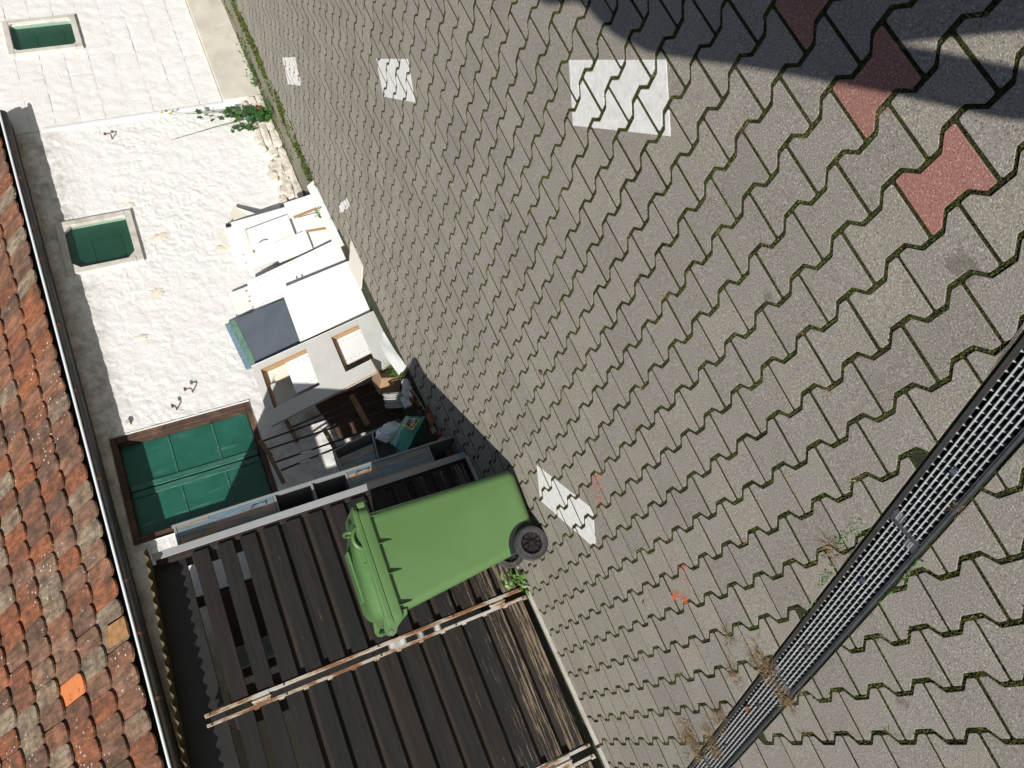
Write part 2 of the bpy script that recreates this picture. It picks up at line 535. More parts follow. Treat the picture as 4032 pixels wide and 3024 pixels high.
def thing(name, label, cat, loc, group=None):
    e = bpy.data.objects.new(name, None)
    e.empty_display_size = .1
    col.objects.link(e)
    e.location = loc
    ROOT[e.name] = Vector(loc)
    return tag(e, label, cat, group)

def lerp(a, b, t_): return a + (b - a) * t_
def V3(*a): return Vector(a)

# ------------------------------------------------------------------ ground frame (slopes about one degree)
LM = Matrix(((-0.0870341484820277, -0.9960536327178915, 0.017384411048412367),
             (-0.9961751756616303, 0.0871540347563386, 0.006260480848329392),
             (-0.007750896256272233, -0.01677304311021692, -0.9998292797429412)))
LO = Vector((2.5361305327044863, 0.9650527584413688, 0.0))
RG = LM @ Matrix(((1, 0, 0), (0, -1, 0), (0, 0, -1)))      # local paving axes (x along a course, y across, z up) -> world
TG = -(LM @ LO)
GM = Matrix.Translation(TG) @ RG.to_4x4()
GI = GM.inverted()
NG = RG @ Vector((0, 0, 1))
def gz(X, Y):
    """height of the paved surface"""
    return -(NG.x * X + NG.y * Y) / NG.z
def toG(X, Y):
    p = GI @ Vector((X, Y, gz(X, Y)))
    return (p.x, p.y)
def fromG(x, y, z=0):
    return GM @ Vector((x, y, z))

def clip_half(poly, a, b, c):
    """keep a*x+b*y<=c"""
    out = []
    n = len(poly)
    for i in range(n):
        p, q = poly[i], poly[(i + 1) % n]
        dp, dq = a * p[0] + b * p[1] - c, a * q[0] + b * q[1] - c
        if dp <= 0: out.append(p)
        if (dp < 0 < dq) or (dq < 0 < dp):
            t_ = dp / (dp - dq)
            out.append((p[0] + (q[0] - p[0]) * t_, p[1] + (q[1] - p[1]) * t_))
    return out
def area(poly):
    return .5 * sum(poly[i][0] * poly[(i + 1) % len(poly)][1] - poly[(i + 1) % len(poly)][0] * poly[i][1] for i in range(len(poly)))
def clip_convex(poly, clip):
    if area(clip) < 0: clip = clip[::-1]
    for i in range(len(clip)):
        p, q = clip[i], clip[(i + 1) % len(clip)]
        ex, ey = q[0] - p[0], q[1] - p[1]
        poly = clip_half(poly, ey, -ex, ey * p[0] - ex * p[1])
        if len(poly) < 3: return []
    return poly
def dedupe(poly, eps=.0012):
    out = []
    for p in poly:
        if not out or math.hypot(p[0] - out[-1][0], p[1] - out[-1][1]) > eps: out.append(p)
    while len(out) > 2 and math.hypot(out[0][0] - out[-1][0], out[0][1] - out[-1][1]) <= eps: out.pop()
    return out
def inset(poly, d):
    if area(poly) < 0: poly = poly[::-1]
    n = len(poly); out = []
    for i in range(n):
        p0, p1, p2 = poly[i - 1], poly[i], poly[(i + 1) % n]
        e1 = Vector((p1[0] - p0[0], p1[1] - p0[1])); e2 = Vector((p2[0] - p1[0], p2[1] - p1[1]))
        if e1.length < 1e-6 or e2.length < 1e-6:
            out.append(p1); continue
        e1.normalize(); e2.normalize()
        n1 = Vector((-e1.y, e1.x)); n2 = Vector((-e2.y, e2.x))
        m = n1 + n2
        k = d / max(.35, m.dot(n1)) if m.length > 1e-6 else 0
        k = min(k, 2 * d)
        out.append((p1[0] + m.x * k, p1[1] + m.y * k))
    return out

# drain line in the world: along the left rim of the channel
DA = V3(-0.371, 3.736, 0); DB = V3(0.287, 1.165, 0)
DD = (DB - DA); DD.z = 0; DD.normalize()
DN = V3(DD.y, -DD.x, 0)                       # to the viewer's left ...
if (V3(-0.438, 3.515, 0) - DA).dot(DN) < 0: DN = -DN   # ... now pointing to the near rim
DW = 0.128
gA = toG(DA.x, DA.y); gB = toG(DB.x, DB.y)
gd = Vector((gB[0] - gA[0], gB[1] - gA[1])).normalized()
t1 = toG(*(DA + DN * .1).xy)
gn = Vector((-gd.y, gd.x))
if gn.dot(Vector((t1[0] - gA[0], t1[1] - gA[1]))) < 0: gn = -gn
gc = gn.dot(Vector(gA))                       # near side: gn.p >= gc + DW

# ------------------------------------------------------------------ big ground sheet and joint bed
g = MB(); g.add([(-300, -300, -.34), (300, -300, -.34), (300, 300, -.34), (-300, 300, -.34)], [(0, 1, 2, 3)])
ground = g.build('ground', 'soil_ground', origin=(0, 0, -.34)); tag(ground, kind='structure')

bed = MB()
def gq(pts, z):
    return [tuple(fromG(x, y, z)) for x, y in pts]
far = 40.0
c0 = Vector(gA)
for s_, off in ((-1, 0.0), (1, DW)):
    p = [c0 + gn * off - gd * far, c0 + gn * off + gd * far, c0 + gn * (off + s_ * far) + gd * far, c0 + gn * (off + s_ * far) - gd * far]
    bed.add(gq(p, -.0040), [(0, 1, 2, 3)])
paving = bed.build('paving', 'joint_soil', origin=TG)
paving.location = (0, 0, 0)
# work in the paving's own axes so that stones can be plain children
me = paving.data
for v in me.vertices:
    v.co = GI @ (v.co + TG)
me.update()
paving.matrix_world = GM
tag(paving, kind='structure')

# ------------------------------------------------------------------ paving stones
AP, BP = .1, .1392
HH, WW, TT = .0780, .0477, .0135
JX = .0050
def stone_poly(cx, cy):
    pts = [(-AP + JX, HH - .004), (-AP + JX + .004, HH), (-.05 - TT - .003, HH), (-.05 - TT + .003, HH - .005), (-.05 + TT - .003, WW + .005), (-.05 + TT + .003, WW)]
    pts = pts + [(-x, y) for x, y in pts[::-1]]
    pts = pts + [(x, -y) for x, y in pts[::-1]]
    return [(cx + x, cy + y) for x, y in pts][::-1]
def stone_geo(poly, cx, cy, z=0, tx=0, ty=0):
    """vertices and faces of a stone relative to (cx, cy)"""
    poly = dedupe(poly)
    if area(poly) < 0: poly = poly[::-1]
    a = inset(poly, .0016); b = inset(poly, .0003); n = len(poly)
    vs = []
    for ring, zz in ((a, 0), (b, -.0008), (poly, -.0012), (poly, -.045)):
        vs += [(x - cx, y - cy, z + zz + tx * (x - cx) + ty * (y - cy)) for x, y in ring]
    fs = [tuple(range(n))]
    for k in range(3):
        for i in range(n):
            j = (i + 1) % n
            fs.append((k * n + i, (k + 1) * n + i, (k + 1) * n + j, k * n + j))
    return vs, fs
def side_idx(fs, top=0):
    n = (len(fs) - 1) // 3
    return [top] + [top] * n + [1] * (2 * n)
def px(P):
    c = cam.matrix_world.inverted() @ Vector(P)
    if c.z > -.05: return None
    f_ = 27.749 / 36 * 1024
    return (512 + c.x / -c.z * f_, 384 - c.y / -c.z * f_, -c.z)
# paint outlines (world), later clipped to the stones
PAINT = [
    ('white dash of a bay line nearest the drain', [(2.019, 1.885), (1.558, 1.510), (1.408, 1.680), (1.877, 2.070)]),
    ('white dash of a bay line in the middle of the row', [(3.887, 3.392), (3.426, 3.020), (3.277, 3.197), (3.730, 3.552)]),
    ('white dash of a bay line farthest off near the wall weeds', [(6.188, 5.239), (5.751, 4.884), (5.605, 5.069), (6.045, 5.426)]),
    ('long slanted white mark beside the bin wheel', [(1.250, 3.976), (0.807, 3.556), (0.750, 3.635), (0.681, 3.719), (0.685, 3.782), (1.104, 4.175)]),
    ('small broken white mark in front of the leaning boards', [(4.611, 5.53), (4.398, 5.218), (4.333, 5.236), (4.42, 5.40), (4.57, 5.593)]),
]
paint_g = [(lb, [toG(*p) for p in q]) for lb, q in PAINT]
paint_mb = [MB() for _ in PAINT]
stones = []
def edge_lines():
    """half planes (in world XY) that bound the paved area, as conditional clips"""
    return
GATE_Y = 5.115
for r in range(-75, 42):
    for k in range(-85, 62):
        if (k + r) % 2 == 0: continue         # stone centres lie between the joints
        cx, cy = k * AP, -r * BP
        W = fromG(cx, cy)
        if not (-3.2 < W.x < 9.6 and -1.6 < W.y < 6.4): continue
        poly = stone_poly(cx, cy)
        whole = True
        # far border of the paving
        lim = GATE_Y if W.x < 1.93 else (5.50 + (W.x - 1.93) * .13 if W.x < 4.7 else 6.02)
        if W.y > lim - .16:
            if W.y > lim + .13: continue
            q = []
            wp = [fromG(x, y) for x, y in poly]
            pw = clip_half([(p.x, p.y) for p in wp], 0, 1, lim)
            if len(pw) < 3: continue
            if abs(area(pw)) < .0275 * .97 * .9:
                poly = [toG(*p) for p in pw]; whole = False
        d = gn.dot(Vector((cx, cy))) - gc
        if -.16 < d < DW + .16:
            near = [p for p in poly if gn.dot(Vector(p)) - gc > DW + .008]
            fars = [p for p in poly if gn.dot(Vector(p)) - gc < -.008]
            if len(near) + len(fars) < len(poly) or (near and fars):
                whole = False
                parts = []
                if near: parts.append(clip_half(poly, -gn.x, -gn.y, -(gc + DW + .008)))
                if fars: parts.append(clip_half(poly, gn.x, gn.y, gc - .008))
            else: parts = [poly]
        else: parts = [poly]
        for pp in parts:
            if len(pp) < 3 or abs(area(pp)) < .0011: continue
            red = (k, r) in ((15, 2), (13, 2), (14, 3), (14, 1), (14, -1), (13, 0)) and False
            stones.append(dict(k=k, r=r, cx=cx, cy=cy, poly=pp, whole=whole, W=W))
REDS = {(14, 3), (14, 1), (14, -1)}
red_left = set(REDS)
# mean tilt and height scatter; stones under paint stay flat
for s_ in stones:
    rr = random.Random(s_['k'] * 733 + s_['r'] * 97)
    s_['z'] = rr.uniform(-.0018, .0012)
    s_['tx'] = rr.uniform(-.006, .006); s_['ty'] = rr.uniform(-.006, .006)
    for i, (lb, q) in enumerate(paint_g):
        pp = clip_convex(inset(s_['poly'], .0028), q)
        if len(pp) >= 3 and abs(area(pp)) > .00012:
            pp = dedupe(pp, .0006)
            s_['tx'] = s_['ty'] = 0
            if len(pp) >= 3:
                paint_mb[i].prism(gq(pp, s_['z'] - .001), tuple(NG * .0027))
    P = px(s_['W'])
    s_['size'] = 0
    if P and -60 < P[0] < 1084 and -60 < P[1] < 828:
        s_['size'] = abs(area(s_['poly'])) / (P[2] ** 2) * (abs((cam.location - s_['W']).normalized().dot(NG)))
order = sorted(range(len(stones)), key=lambda i: -stones[i]['size'])
singles = set(order[:300])
full_v, full_f = stone_geo(stone_poly(0, 0), 0, 0)
full_me = []
for m_ in ('paver_grey', 'paver_red'):
    me = bpy.data.meshes.new('paving_stone'); me.from_pydata(full_v, [], full_f); me.materials.append(MAT[m_]); me.materials.append(MAT['paver_side'])
    me.polygons.foreach_set('material_index', side_idx(full_f)); full_me.append(me)
rest = MB()
for i, s_ in enumerate(stones):
    red = (s_['k'], s_['r']) in REDS
    if i in singles:
        if s_['whole']:
            me = full_me[1 if red else 0]
        else:
            vs, fs = stone_geo(s_['poly'], s_['cx'], s_['cy'])
            me = bpy.data.meshes.new('paving_stone'); me.from_pydata(vs, [], fs)
            me.materials.append(MAT['paver_red' if red else 'paver_grey']); me.materials.append(MAT['paver_side'])
            me.polygons.foreach_set('material_index', side_idx(fs))
        o = bpy.data.objects.new('paving_stone', me)
        col.objects.link(o); o.parent = paving
        o.location = (s_['cx'], s_['cy'], s_['z'])
        o.rotation_euler = (s_['ty'], -s_['tx'], 0)
        if red: o['label'] = 'red concrete paving stone'
    else:
        vs, fs = stone_geo(s_['poly'], 0, 0, s_['z'])
        vs = [(x, y, z + s_['tx'] * (x - s_['cx']) + s_['ty'] * (y - s_['cy'])) for x, y, z in vs]
        rest.add(vs, fs, 0)
        rest.mi[-len(fs):] = side_idx(fs, 2 if red else 0)
me = bpy.data.meshes.new('distant_paving_stones'); me.from_pydata(rest.v, [], rest.f)
me.materials.append(MAT['paver_grey']); me.materials.append(MAT['paver_side']); me.materials.append(MAT['paver_red'])
me.polygons.foreach_set('material_index', rest.mi)
o = bpy.data.objects.new('distant_paving_stones', me); col.objects.link(o); o.parent = paving
o['kind'] = 'stuff'
for (lb, q), mb in zip(paint_g, paint_mb):
    if mb.v:
        tag(mb.build('painted_mark', 'road_paint'), lb + ', painted on the paving', 'road marking', 'white parking marks')

# moss and dry grass in the joints: uncountable, one object each
moss = MB(); dry = MB()
OCT = [(1, 0, 0), (0, 1, 0), (-1, 0, 0), (0, -1, 0), (0, 0, 1)]
OF = [(0, 1, 4), (1, 2, 4), (2, 3, 4), (3, 0, 4)]
def blob(p, r, h):
    a = random.random() * 6.28
    ca, sa = math.cos(a), math.sin(a)
    q = random.uniform(.75, 1.3)
    moss.add([fromG(p[0] + (x * ca - y * sa) * r * q, p[1] + (x * sa + y * ca) * r / q, -.0062 + z * h) for x, y, z in OCT], OF)
def tuft(mb, base, n, h, spread, up=NG, w_=.0012, curl=.6):
    base = Vector(base)
    for _ in range(n):
        a = random.random() * 6.28; l = h * random.uniform(.45, 1.15)
        d = Vector((math.cos(a), math.sin(a), 0))
        s = Vector((-d.y, d.x, 0)) * w_ * random.uniform(.7, 1.5)
        b0 = base + d * spread * random.random() * .5
        p1 = b0 + up * l * .55 + d * spread * .35 * random.random()
        p2 = b0 + up * l * random.uniform(.45, 1 - curl * .2) + d * spread * random.uniform(.4, 1.3)
        mb.add([b0 - s, b0 + s, p1 + s * .8, p1 - s * .8, p2], [(0, 1, 2, 3), (3, 2, 4)])
for s_ in stones:
    if s_['size'] <= 0: continue
    P = px(s_['W'])
    if P[2] > 7.2: continue
    cx, cy = s_['cx'], s_['cy']
    dens = max(.0042, .0021 * P[2])
    gr_ = noise.noise(Vector((cx * .9, cy * .9, 3.1)))
    H0, W0 = .0847, .0545
    path = [(-AP, H0), (-.05 - TT, H0), (-.05 + TT, W0), (.05 - TT, W0), (.05 + TT, H0), (AP, H0)]
    segs = list(zip(path[:-1], path[1:])) + [((AP, -H0), (AP, H0))]
    for (a, b) in segs:
        L = math.hypot(b[0] - a[0], b[1] - a[1])
        n = int(L / dens) + 1
        for q in range(n):
            if random.random() < .05 - .22 * min(0, gr_): continue
            tt = (q + random.random()) / n
            straight = a[0] == b[0]
            wj = .0022 if straight else .0050
            x = cx + lerp(a[0], b[0], tt) + random.uniform(-wj, wj); y = cy + lerp(a[1], b[1], tt) + random.uniform(-wj, wj)
            dd = gn.dot(Vector((x, y))) - gc
            if -.006 < dd < DW + .006: continue
            rr = random.uniform(.0032, .0058) * (.75 if straight else 1.2) * (1 + .10 * max(0, P[2] - 2))
            blob((x, y), rr, random.uniform(.004, .0085) + (.0015 if gr_ > .2 else 0))
    if random.random() < .16:
        e = random.choice(path)
        p = fromG(cx + e[0] + random.uniform(-.02, .02), cy + e[1], -.008)
        
        for _q in range(random.randint(2, 4)): tuft(dry, p + RG @ Vector((random.uniform(-.022, .022), random.uniform(-.006, .006), 0)), random.randint(9, 18), random.uniform(.008, .018), random.uniform(.016, .03))
mo_ = moss.build('joint_moss', 'moss'); tag(mo_, 'green moss growing in the joints of the paving', 'moss', kind='stuff')

# ------------------------------------------------------------------ drain channel and gratings
def dpt(s, t_, z=0):
    """point on the drain: s metres along from the far end, t_ across (0..DW), z above the paving"""
    q = c0 + gd * s + gn * t_
    return fromG(q.x, q.y, z)
def dbox(mb, s0, s1, t0, t1_, z0, z1, mi=0):
    vs = [dpt(s, t_, z) for s in (s0, s1) for t_ in (t0, t1_) for z in (z0, z1)]
    mb.add(vs, [(0, 1, 3, 2), (4, 6, 7, 5), (0, 4, 5, 1), (2, 3, 7, 6), (0, 2, 6, 4), (1, 5, 7, 3)], mi)
dl0, dl1 = -1.02, 4.1
ch = thing('drain_channel', 'black slot drain channel set diagonally into the paving', 'drain', dpt(1.5, DW / 2, -.12))
m = MB(); dbox(m, dl0, dl1, .001, .007, -.12, .0008); m.build('channel_rim', 'channel_black', ch)
m = MB(); dbox(m, dl0, dl1, DW - .007, DW - .001, -.12, .0008); m.build('channel_rim', 'grate_dark', ch)
m = MB(); dbox(m, dl0, dl1, .004, DW - .004, -.125, -.119); m.build('channel_floor', 'channel_inside', ch)
m = MB(); dbox(m, dl0 - 30, dl0, -.001, DW + .001, -.05, -.0105); dbox(m, dl1, dl1 + 30, -.001, DW + .001, -.05, -.0105)
m.build('channel_backfill', 'joint_soil', ch)
glabels = ['drain grating farthest from the viewer, half hidden in dry grass', 'drain grating with a yellow leaf lying on it', 'drain grating in the middle of the visible run', 'drain grating nearest the viewer']
def text_geo(mb, s, size, org, ux, uy, un, mi=0, ext=.0008):
    cu = bpy.data.curves.new('tmp', 'FONT'); cu.body = s; cu.size = size; cu.align_x = 'CENTER'; cu.align_y = 'CENTER'; cu.extrude = ext
    ob = bpy.data.objects.new('tmp', cu); col.objects.link(ob)
    dg = bpy.context.evaluated_depsgraph_get()
    me = bpy.data.meshes.new_from_object(ob.evaluated_get(dg))
    mb.add([org + ux * v.co.x + uy * v.co.y + un * v.co.z for v in me.vertices], [tuple(p.vertices) for p in me.polygons], mi)
    bpy.data.objects.remove(ob); bpy.data.curves.remove(cu); bpy.data.meshes.remove(me)
gux = (dpt(0, 1) - dpt(0, 0)).normalized(); guy = (dpt(1, 0) - dpt(0, 0)).normalized()
for gi, s0 in enumerate((-.985, .015, .985 + .01, 1.985 + .005)):
    s1 = s0 + .99
    if gi == 3: s1 = s0 + .985
    root = thing('drain_grating', glabels[gi], 'grating', dpt((s0 + s1) / 2, DW / 2, -.02), 'steel gratings of the drain')
    a0, a1 = .0075, DW - .0075
    m = MB(); dbox(m, s0, s1, a0, a0 + .005, -.021, -.0012); m.build('side_rail', 'channel_black', root)
    m = MB(); dbox(m, s0, s1, a1 - .005, a1, -.021, -.0012); m.build('side_rail', 'grate_dark', root)
    for e0, e1 in ((s0, s0 + .005), (s1 - .005, s1)):
        m = MB(); dbox(m, e0, e1, a0 + .007, a1 - .007, -.021, -.0010); m.build('end_rail', 'grate_dark', root)
    # cover plates with the cast lettering at the ends
    for e, up in ((s0 + .005, 1), (s1 - .005 - .030, -1)):
        m = MB(); dbox(m, e, e + .030, a0 + .007 if up > 0 else a1 - .04, a0 + .04 if up > 0 else a1 - .007, -.010, -.0022); pl = m.build('end_plate', 'grate_dark', root)
        m = MB(); tt = (a0 + .0235) if up > 0 else (a1 - .0235)
        text_geo(m, 'ACO', .013, dpt(e + .015, tt, -.0021), guy * 1.0, gux * -1.0, NG)
        m.build('cast_letters', 'grate_steel', pl)
    nb = 6
    pit = (a1 - a0 - .010) / (nb + 1)
    for b_ in range(nb):
        tc = a0 + .005 + pit * (b_ + 1)
        m = MB(); dbox(m, s0 + .005, s1 - .005, tc - .0010, tc + .0010, -.019, -.0014); m.build('long_bar', 'grate_steel', root)
    nc = 32
    for c_ in range(nc):
        sx = s0 + .005 + (s1 - s0 - .01) * (c_ + .5) / nc
        m = MB()
        dbox(m, sx - .0010, sx + .0010, a0 + .005, a1 - .005, -.020, -.0050)
        # web fillets that widen towards each long bar
        for b_ in range(nb + 1):
            tl = a0 + .005 + pit * b_
            vs = [dpt(sx - .0035, tl + .0009, -.0026), dpt(sx + .0035, tl + .0009, -.0026), dpt(sx, tl + pit * .55, -.0048)]
            m.add(vs, [(0, 1, 2)], 1)
        m.build('cross_bar', ['grate_dark', 'grate_steel'], root)
    for f_ in (.27, .73):
        sx = lerp(s0, s1, f_)
        m = MB(); m.lathe([(.0001, .0), (.008, .0), (.009, -.002), (.009, -.016)], (0, 0, 0), 'Z', 14)
        base = dpt(sx, DW / 2, -.0008)
        m.v = [tuple(base + gux * x + guy * y + NG * z) for x, y, z in m.v]
        lk = m.build('lock_plug', 'grate_dark', root)
        for s_ in (-.0115, .0115):
            m = MB(); dbox(m, sx + s_ - .004, sx + s_ + .004, DW / 2 - .008, DW / 2 + .008, -.016, -.0008); m.build('lock_tab', 'chrome', root)

# yellow leaf on the grating
def leaf_obj(c, L, wd, rot, up, mat, name='fallen_leaf', bend=.3):
    m = MB(); c = Vector(c); ux = Vector((math.cos(rot), math.sin(rot), 0)); uy = Vector((-ux.y, ux.x, 0))
    n = 6
    for s_ in (-1, 1):
        vs = []
        for i in range(n + 1):
            f_ = i / n
            w_ = wd * math.sin(math.pi * f_ ** .85) * .5
            vs += [c + ux * L * (f_ - .5) + Vector((0, 0, bend * L * (f_ - .5) ** 2)), c + ux * L * (f_ - .5) + uy * s_ * w_ + Vector((0, 0, bend * L * (f_ - .5) ** 2 + w_ * .45))]
        m.add(vs, [(2 * i, 2 * i + 1, 2 * i + 3, 2 * i + 2) for i in range(n)])
    return m.build(name, mat)
p = dpt(.66, DW * .36, .004)
tag(leaf_obj(p, .05, .026, 2.0, NG, 'dead_leaf'), 'curled yellow brown leaf lying on the drain grating', 'leaf')

# ------------------------------------------------------------------ white rendered house: wall with hatch and window
WY = 6.6
H0X, H1X, H0Z, H1Z = 2.53, 3.53, 1.30, 2.475        # hatch opening
N0X, N1X, N0Z, N1Z = 5.345, 5.875, 1.88, 2.44       # window opening (house wall)
def rough_h(x, z):
    v = Vector((x, z, 0))
    a = noise.fractal(v * 9, 1.0, 2.0, 4) * .005
    b = abs(noise.noise(Vector((x * 30 + 3 * noise.noise(v * 11), z * 30 + 2.2 * x, 1.7)))) ** .6
    patch = .45 + .55 * max(0, min(1, .5 + 1.6 * noise.noise(v * 1.6 + Vector((7, 3, 0)))))
    c = noise.noise(Vector((x * 62, z * 62, 4.1))) * .0022
    return a + (.5 - b) * .016 * patch + c * 1.4 * patch
def wall_grid(x0, x1, z0, z1, st, holes, y0, fn, back=.25):
    xs = [x0]; 
    def axis(a, b, marks):
        pts = sorted(set([a, b] + [m_ for m_ in marks if a < m_ < b])); out = []
        for p, q in zip(pts[:-1], pts[1:]):
            n = max(1, round((q - p) / st)); out += [p + (q - p) * i / n for i in range(n)]
        return out + [b]
    xs = axis(x0, x1, [h[0] for h in holes] + [h[1] for h in holes]); zs = axis(z0, z1, [h[2] for h in holes] + [h[3] for h in holes])
    m = MB(); nx = len(xs)
    vs = []
    for z in zs:
        for x in xs:
            vs.append((x, y0 - fn(x, z), z))
    fs = []
    def inh(x, z): return any(h[0] < x < h[1] and h[2] < z < h[3] for h in holes)
    for j in range(len(zs) - 1):
        for i in range(nx - 1):
            if not inh((xs[i] + xs[i + 1]) / 2, (zs[j] + zs[j + 1]) / 2):
                fs.append((j * nx + i, j * nx + i + 1, (j + 1) * nx + i + 1, (j + 1) * nx + i))
    m.add(vs, fs)
    # reveals of the openings and the backing
    for h in holes:
        a, b, c, d = h
        e = y0 + .012; f_ = y0 + .16
        m.add([(a, y0 - .012, c), (b, y0 - .012, c), (b, y0 - .012, d), (a, y0 - .012, d), (a, f_, c), (b, f_, c), (b, f_, d), (a, f_, d)],
              [(0, 1, 5, 4), (1, 2, 6, 5), (2, 3, 7, 6), (3, 0, 4, 7)])
    m.add([(x0, y0 + back, z0), (x1, y0 + back, z0), (x1, y0 + back, z1), (x0, y0 + back, z1)], [(0, 1, 2, 3)])
    return m
house = thing('white_house', 'low white roughcast house with tiled roof, green hatch and gutter', 'house', (3.2, 6.6, .1))
wm = wall_grid(-1.6, 7.185, -.05, 2.72, .0165, [(H0X, H1X, H0Z, H1Z), (N0X, N1X, N0Z, N1Z)], WY, rough_h)
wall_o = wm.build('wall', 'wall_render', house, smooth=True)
# flaked patches of bare plaster
def patch_mesh(cx, cz, rx, rz, y, seed):
    m = MB(); rr = random.Random(seed); n = 22
    vs = [(cx, y, cz)]
    for i in range(n):
        a = 2 * math.pi * i / n; k = rr.uniform(.55, 1.1)
        vs.append((cx + rx * k * math.cos(a), y + .004, cz + rz * k * math.sin(a)))
    m.add(vs, [(0, 1 + i, 1 + (i + 1) % n) for i in range(n)])
    return m
for i, (x, z, rx, rz) in enumerate(((6.01, 1.81, .045, .05), (5.53, 1.63, .06, .10), (4.90, 1.80, .06, .075), (5.24, 1.12, .05, .07), (4.45, 2.02, .03, .05))):
    patch_mesh(x, z, rx, rz, WY - .011, 20 + i).build('bare_plaster_patch', 'wall_patch', house)

# painted rubble showing at the foot of the wall
rr = random.Random(5)
def chunk(c, s, seed, jit=.22):
    bm = bmesh.new(); bmesh.ops.create_cube(bm, size=1)
    bmesh.ops.subdivide_edges(bm, edges=bm.edges[:], cuts=2, use_grid_fill=True)
    r_ = random.Random(seed)
    off = Vector((r_.random() * 50, r_.random() * 50, 0))
    vs = []
    for v in bm.verts:
        p = v.co.copy()
        L = max(abs(p.x), abs(p.y), abs(p.z)); q = p.normalized() * .62
        p = p * .72 + q * .28
        p += noise.noise_vector(p * 2.3 + off) * jit * .5
        vs.append(Vector(c) + Vector((p.x * s[0], p.y * s[1], p.z * s[2])))
    bm.verts.index_update()
    fs = [tuple(v.index for v in f.verts) for f in bm.faces]
    bm.free()
    return vs, fs
x = 5.62
while x < 6.98:
    z = gz(x, 6.55) + .02
    for lv_ in range(3):
        wd = rr.uniform(.10, .19); hh_ = rr.uniform(.065, .09)
        m = MB(); m.add(*chunk((x + wd / 2 + (lv_ % 2) * .06, 6.585 - .012 * (2 - lv_), z + hh_ / 2), (wd, .10, hh_), rr.random() * 999))
        if not (lv_ == 2 and rr.random() < .35):
            m.build('rubble_stone', 'wall_stone', house)
        z += hh_ + .006
    x += wd + .008

def frame4(root, x0, x1, z0, z1, wd, y0, y1, mat, gus=(), gs=.06, parts=('frame_board',) * 4):
    """surface mounted frame of four boards, with triangular gussets in some corners"""
    for (a, b, c, d) in ((x0, x1, z1 - wd, z1), (x0, x1, z0, z0 + wd), (x0, x0 + wd, z0 + wd + .001, z1 - wd - .001), (x1 - wd, x1, z0 + wd + .001, z1 - wd - .001)):
        m = MB(); m.bbox(((a + b) / 2, (y0 + y1) / 2, (c + d) / 2), (b - a, y1 - y0, d - c), .004); m.build('frame_board', mat, root)
    for (sx, sz) in gus:
        cx = x1 - wd if sx > 0 else x0 + wd; cz = z1 - wd if sz > 0 else z0 + wd
        m = MB(); m.prism([(cx + .001 * sx, y0 + .004, cz + .001 * sz), (cx - gs * sx, y0 + .004, cz + .001 * sz), (cx + .001 * sx, y0 + .004, cz - gs * sz)], (0, y1 - y0 - .006, 0)); m.build('corner_gusset', mat, root)
def window(root_parent, x0, x1, z0, z1, y0, wd, gus, reflect, gs=.06):
    w_ = bpy.data.objects.new('window', None); col.objects.link(w_); w_.parent = root_parent
    w_.location = Vector(((x0 + x1) / 2, y0, z0)) - ROOT[root_parent.name]
    ROOT[w_.name] = Vector(((x0 + x1) / 2, y0, z0))
    frame4(w_, x0, x1, z0, z1, wd, y0, y0 + .045, 'old_white_wood', gus, gs)
    m = MB(); m.box(((x0 + x1) / 2, y0 + .075, (z0 + z1) / 2), (x1 - x0 - wd * 2 + .04, .006, z1 - z0 - wd * 2 + .04)); m.build('green_panel', 'window_green', w_)
    m = MB(); m.box(((x0 + x1) / 2, y0 + .036, (z0 + z1) / 2), (x1 - x0 - wd * 2 + .01, .003, z1 - z0 - wd * 2 + .01)); m.build('glass_pane', 'glass', w_)
    # raised rectangle imitating a frame-shaped reflection in the pane
    cx, cz = lerp(x0, x1, .42), lerp(z0, z1, .42); a, b = (x1 - x0) * .2, (z1 - z0) * .2
    m = MB()
    for (u0, u1, v0, v1) in ((-a, a, b - .012, b), (-a, a, -b, -b + .012), (-a, -a + .012, -b, b), (a - .012, a, -b, b)):
        m.box((cx + (u0 + u1) / 2, y0 + .068, cz + (v0 + v1) / 2), (u1 - u0, .006, v1 - v0))
    m.build('pane_reflection', 'hatch_green', w_)
    return w_
window(house, 5.29, 5.93, 1.815, 2.50, WY - .035, .062, ((1, 1), (-1, -1), (-1, 1)), True, .07)

# hatch: brown frame, two green leaves with pale meeting stile and rails
hatch = bpy.data.objects.new('hatch', None); col.objects.link(hatch); hatch.parent = house
hatch.location = Vector((3.03, WY, 1.3)) - ROOT[house.name]; ROOT[hatch.name] = Vector((3.03, WY, 1.3))
hatch['label'] = 'large green hatch in a brown frame'
fy0, fy1 = WY + .012, WY + .15
for (a, b, c, d) in ((H0X - .01, H1X + .01, H1Z - .05, H1Z + .01), (H0X - .01, H1X + .01, H0Z - .01, H0Z + .045), (H0X - .01, H0X + .07, H0Z + .046, H1Z - .051), (H1X - .055, H1X + .012, H0Z + .046, H1Z - .051)):
    m = MB(); m.bbox(((a + b) / 2, (fy0 + fy1) / 2, (c + d) / 2), (b - a, fy1 - fy0, d - c), .005); m.build('frame_board', 'brown_frame', hatch)
xm = 3.035
for (a, b) in ((H0X + .072, xm - .003), (xm + .003, H1X - .057)):
    m = MB(); m.bbox(((a + b) / 2, WY + .130, (H0Z + H1Z) / 2), (b - a, .03, H1Z - H0Z - .10), .003); lf = m.build('hatch_leaf', 'hatch_green', hatch)
    for zz in (1.66, 2.03):
        m = MB(); m.bbox(((a + b) / 2, WY + .112, zz), (b - a - .02, .008, .016), .002); m.build('rail', 'hatch_worn', lf)
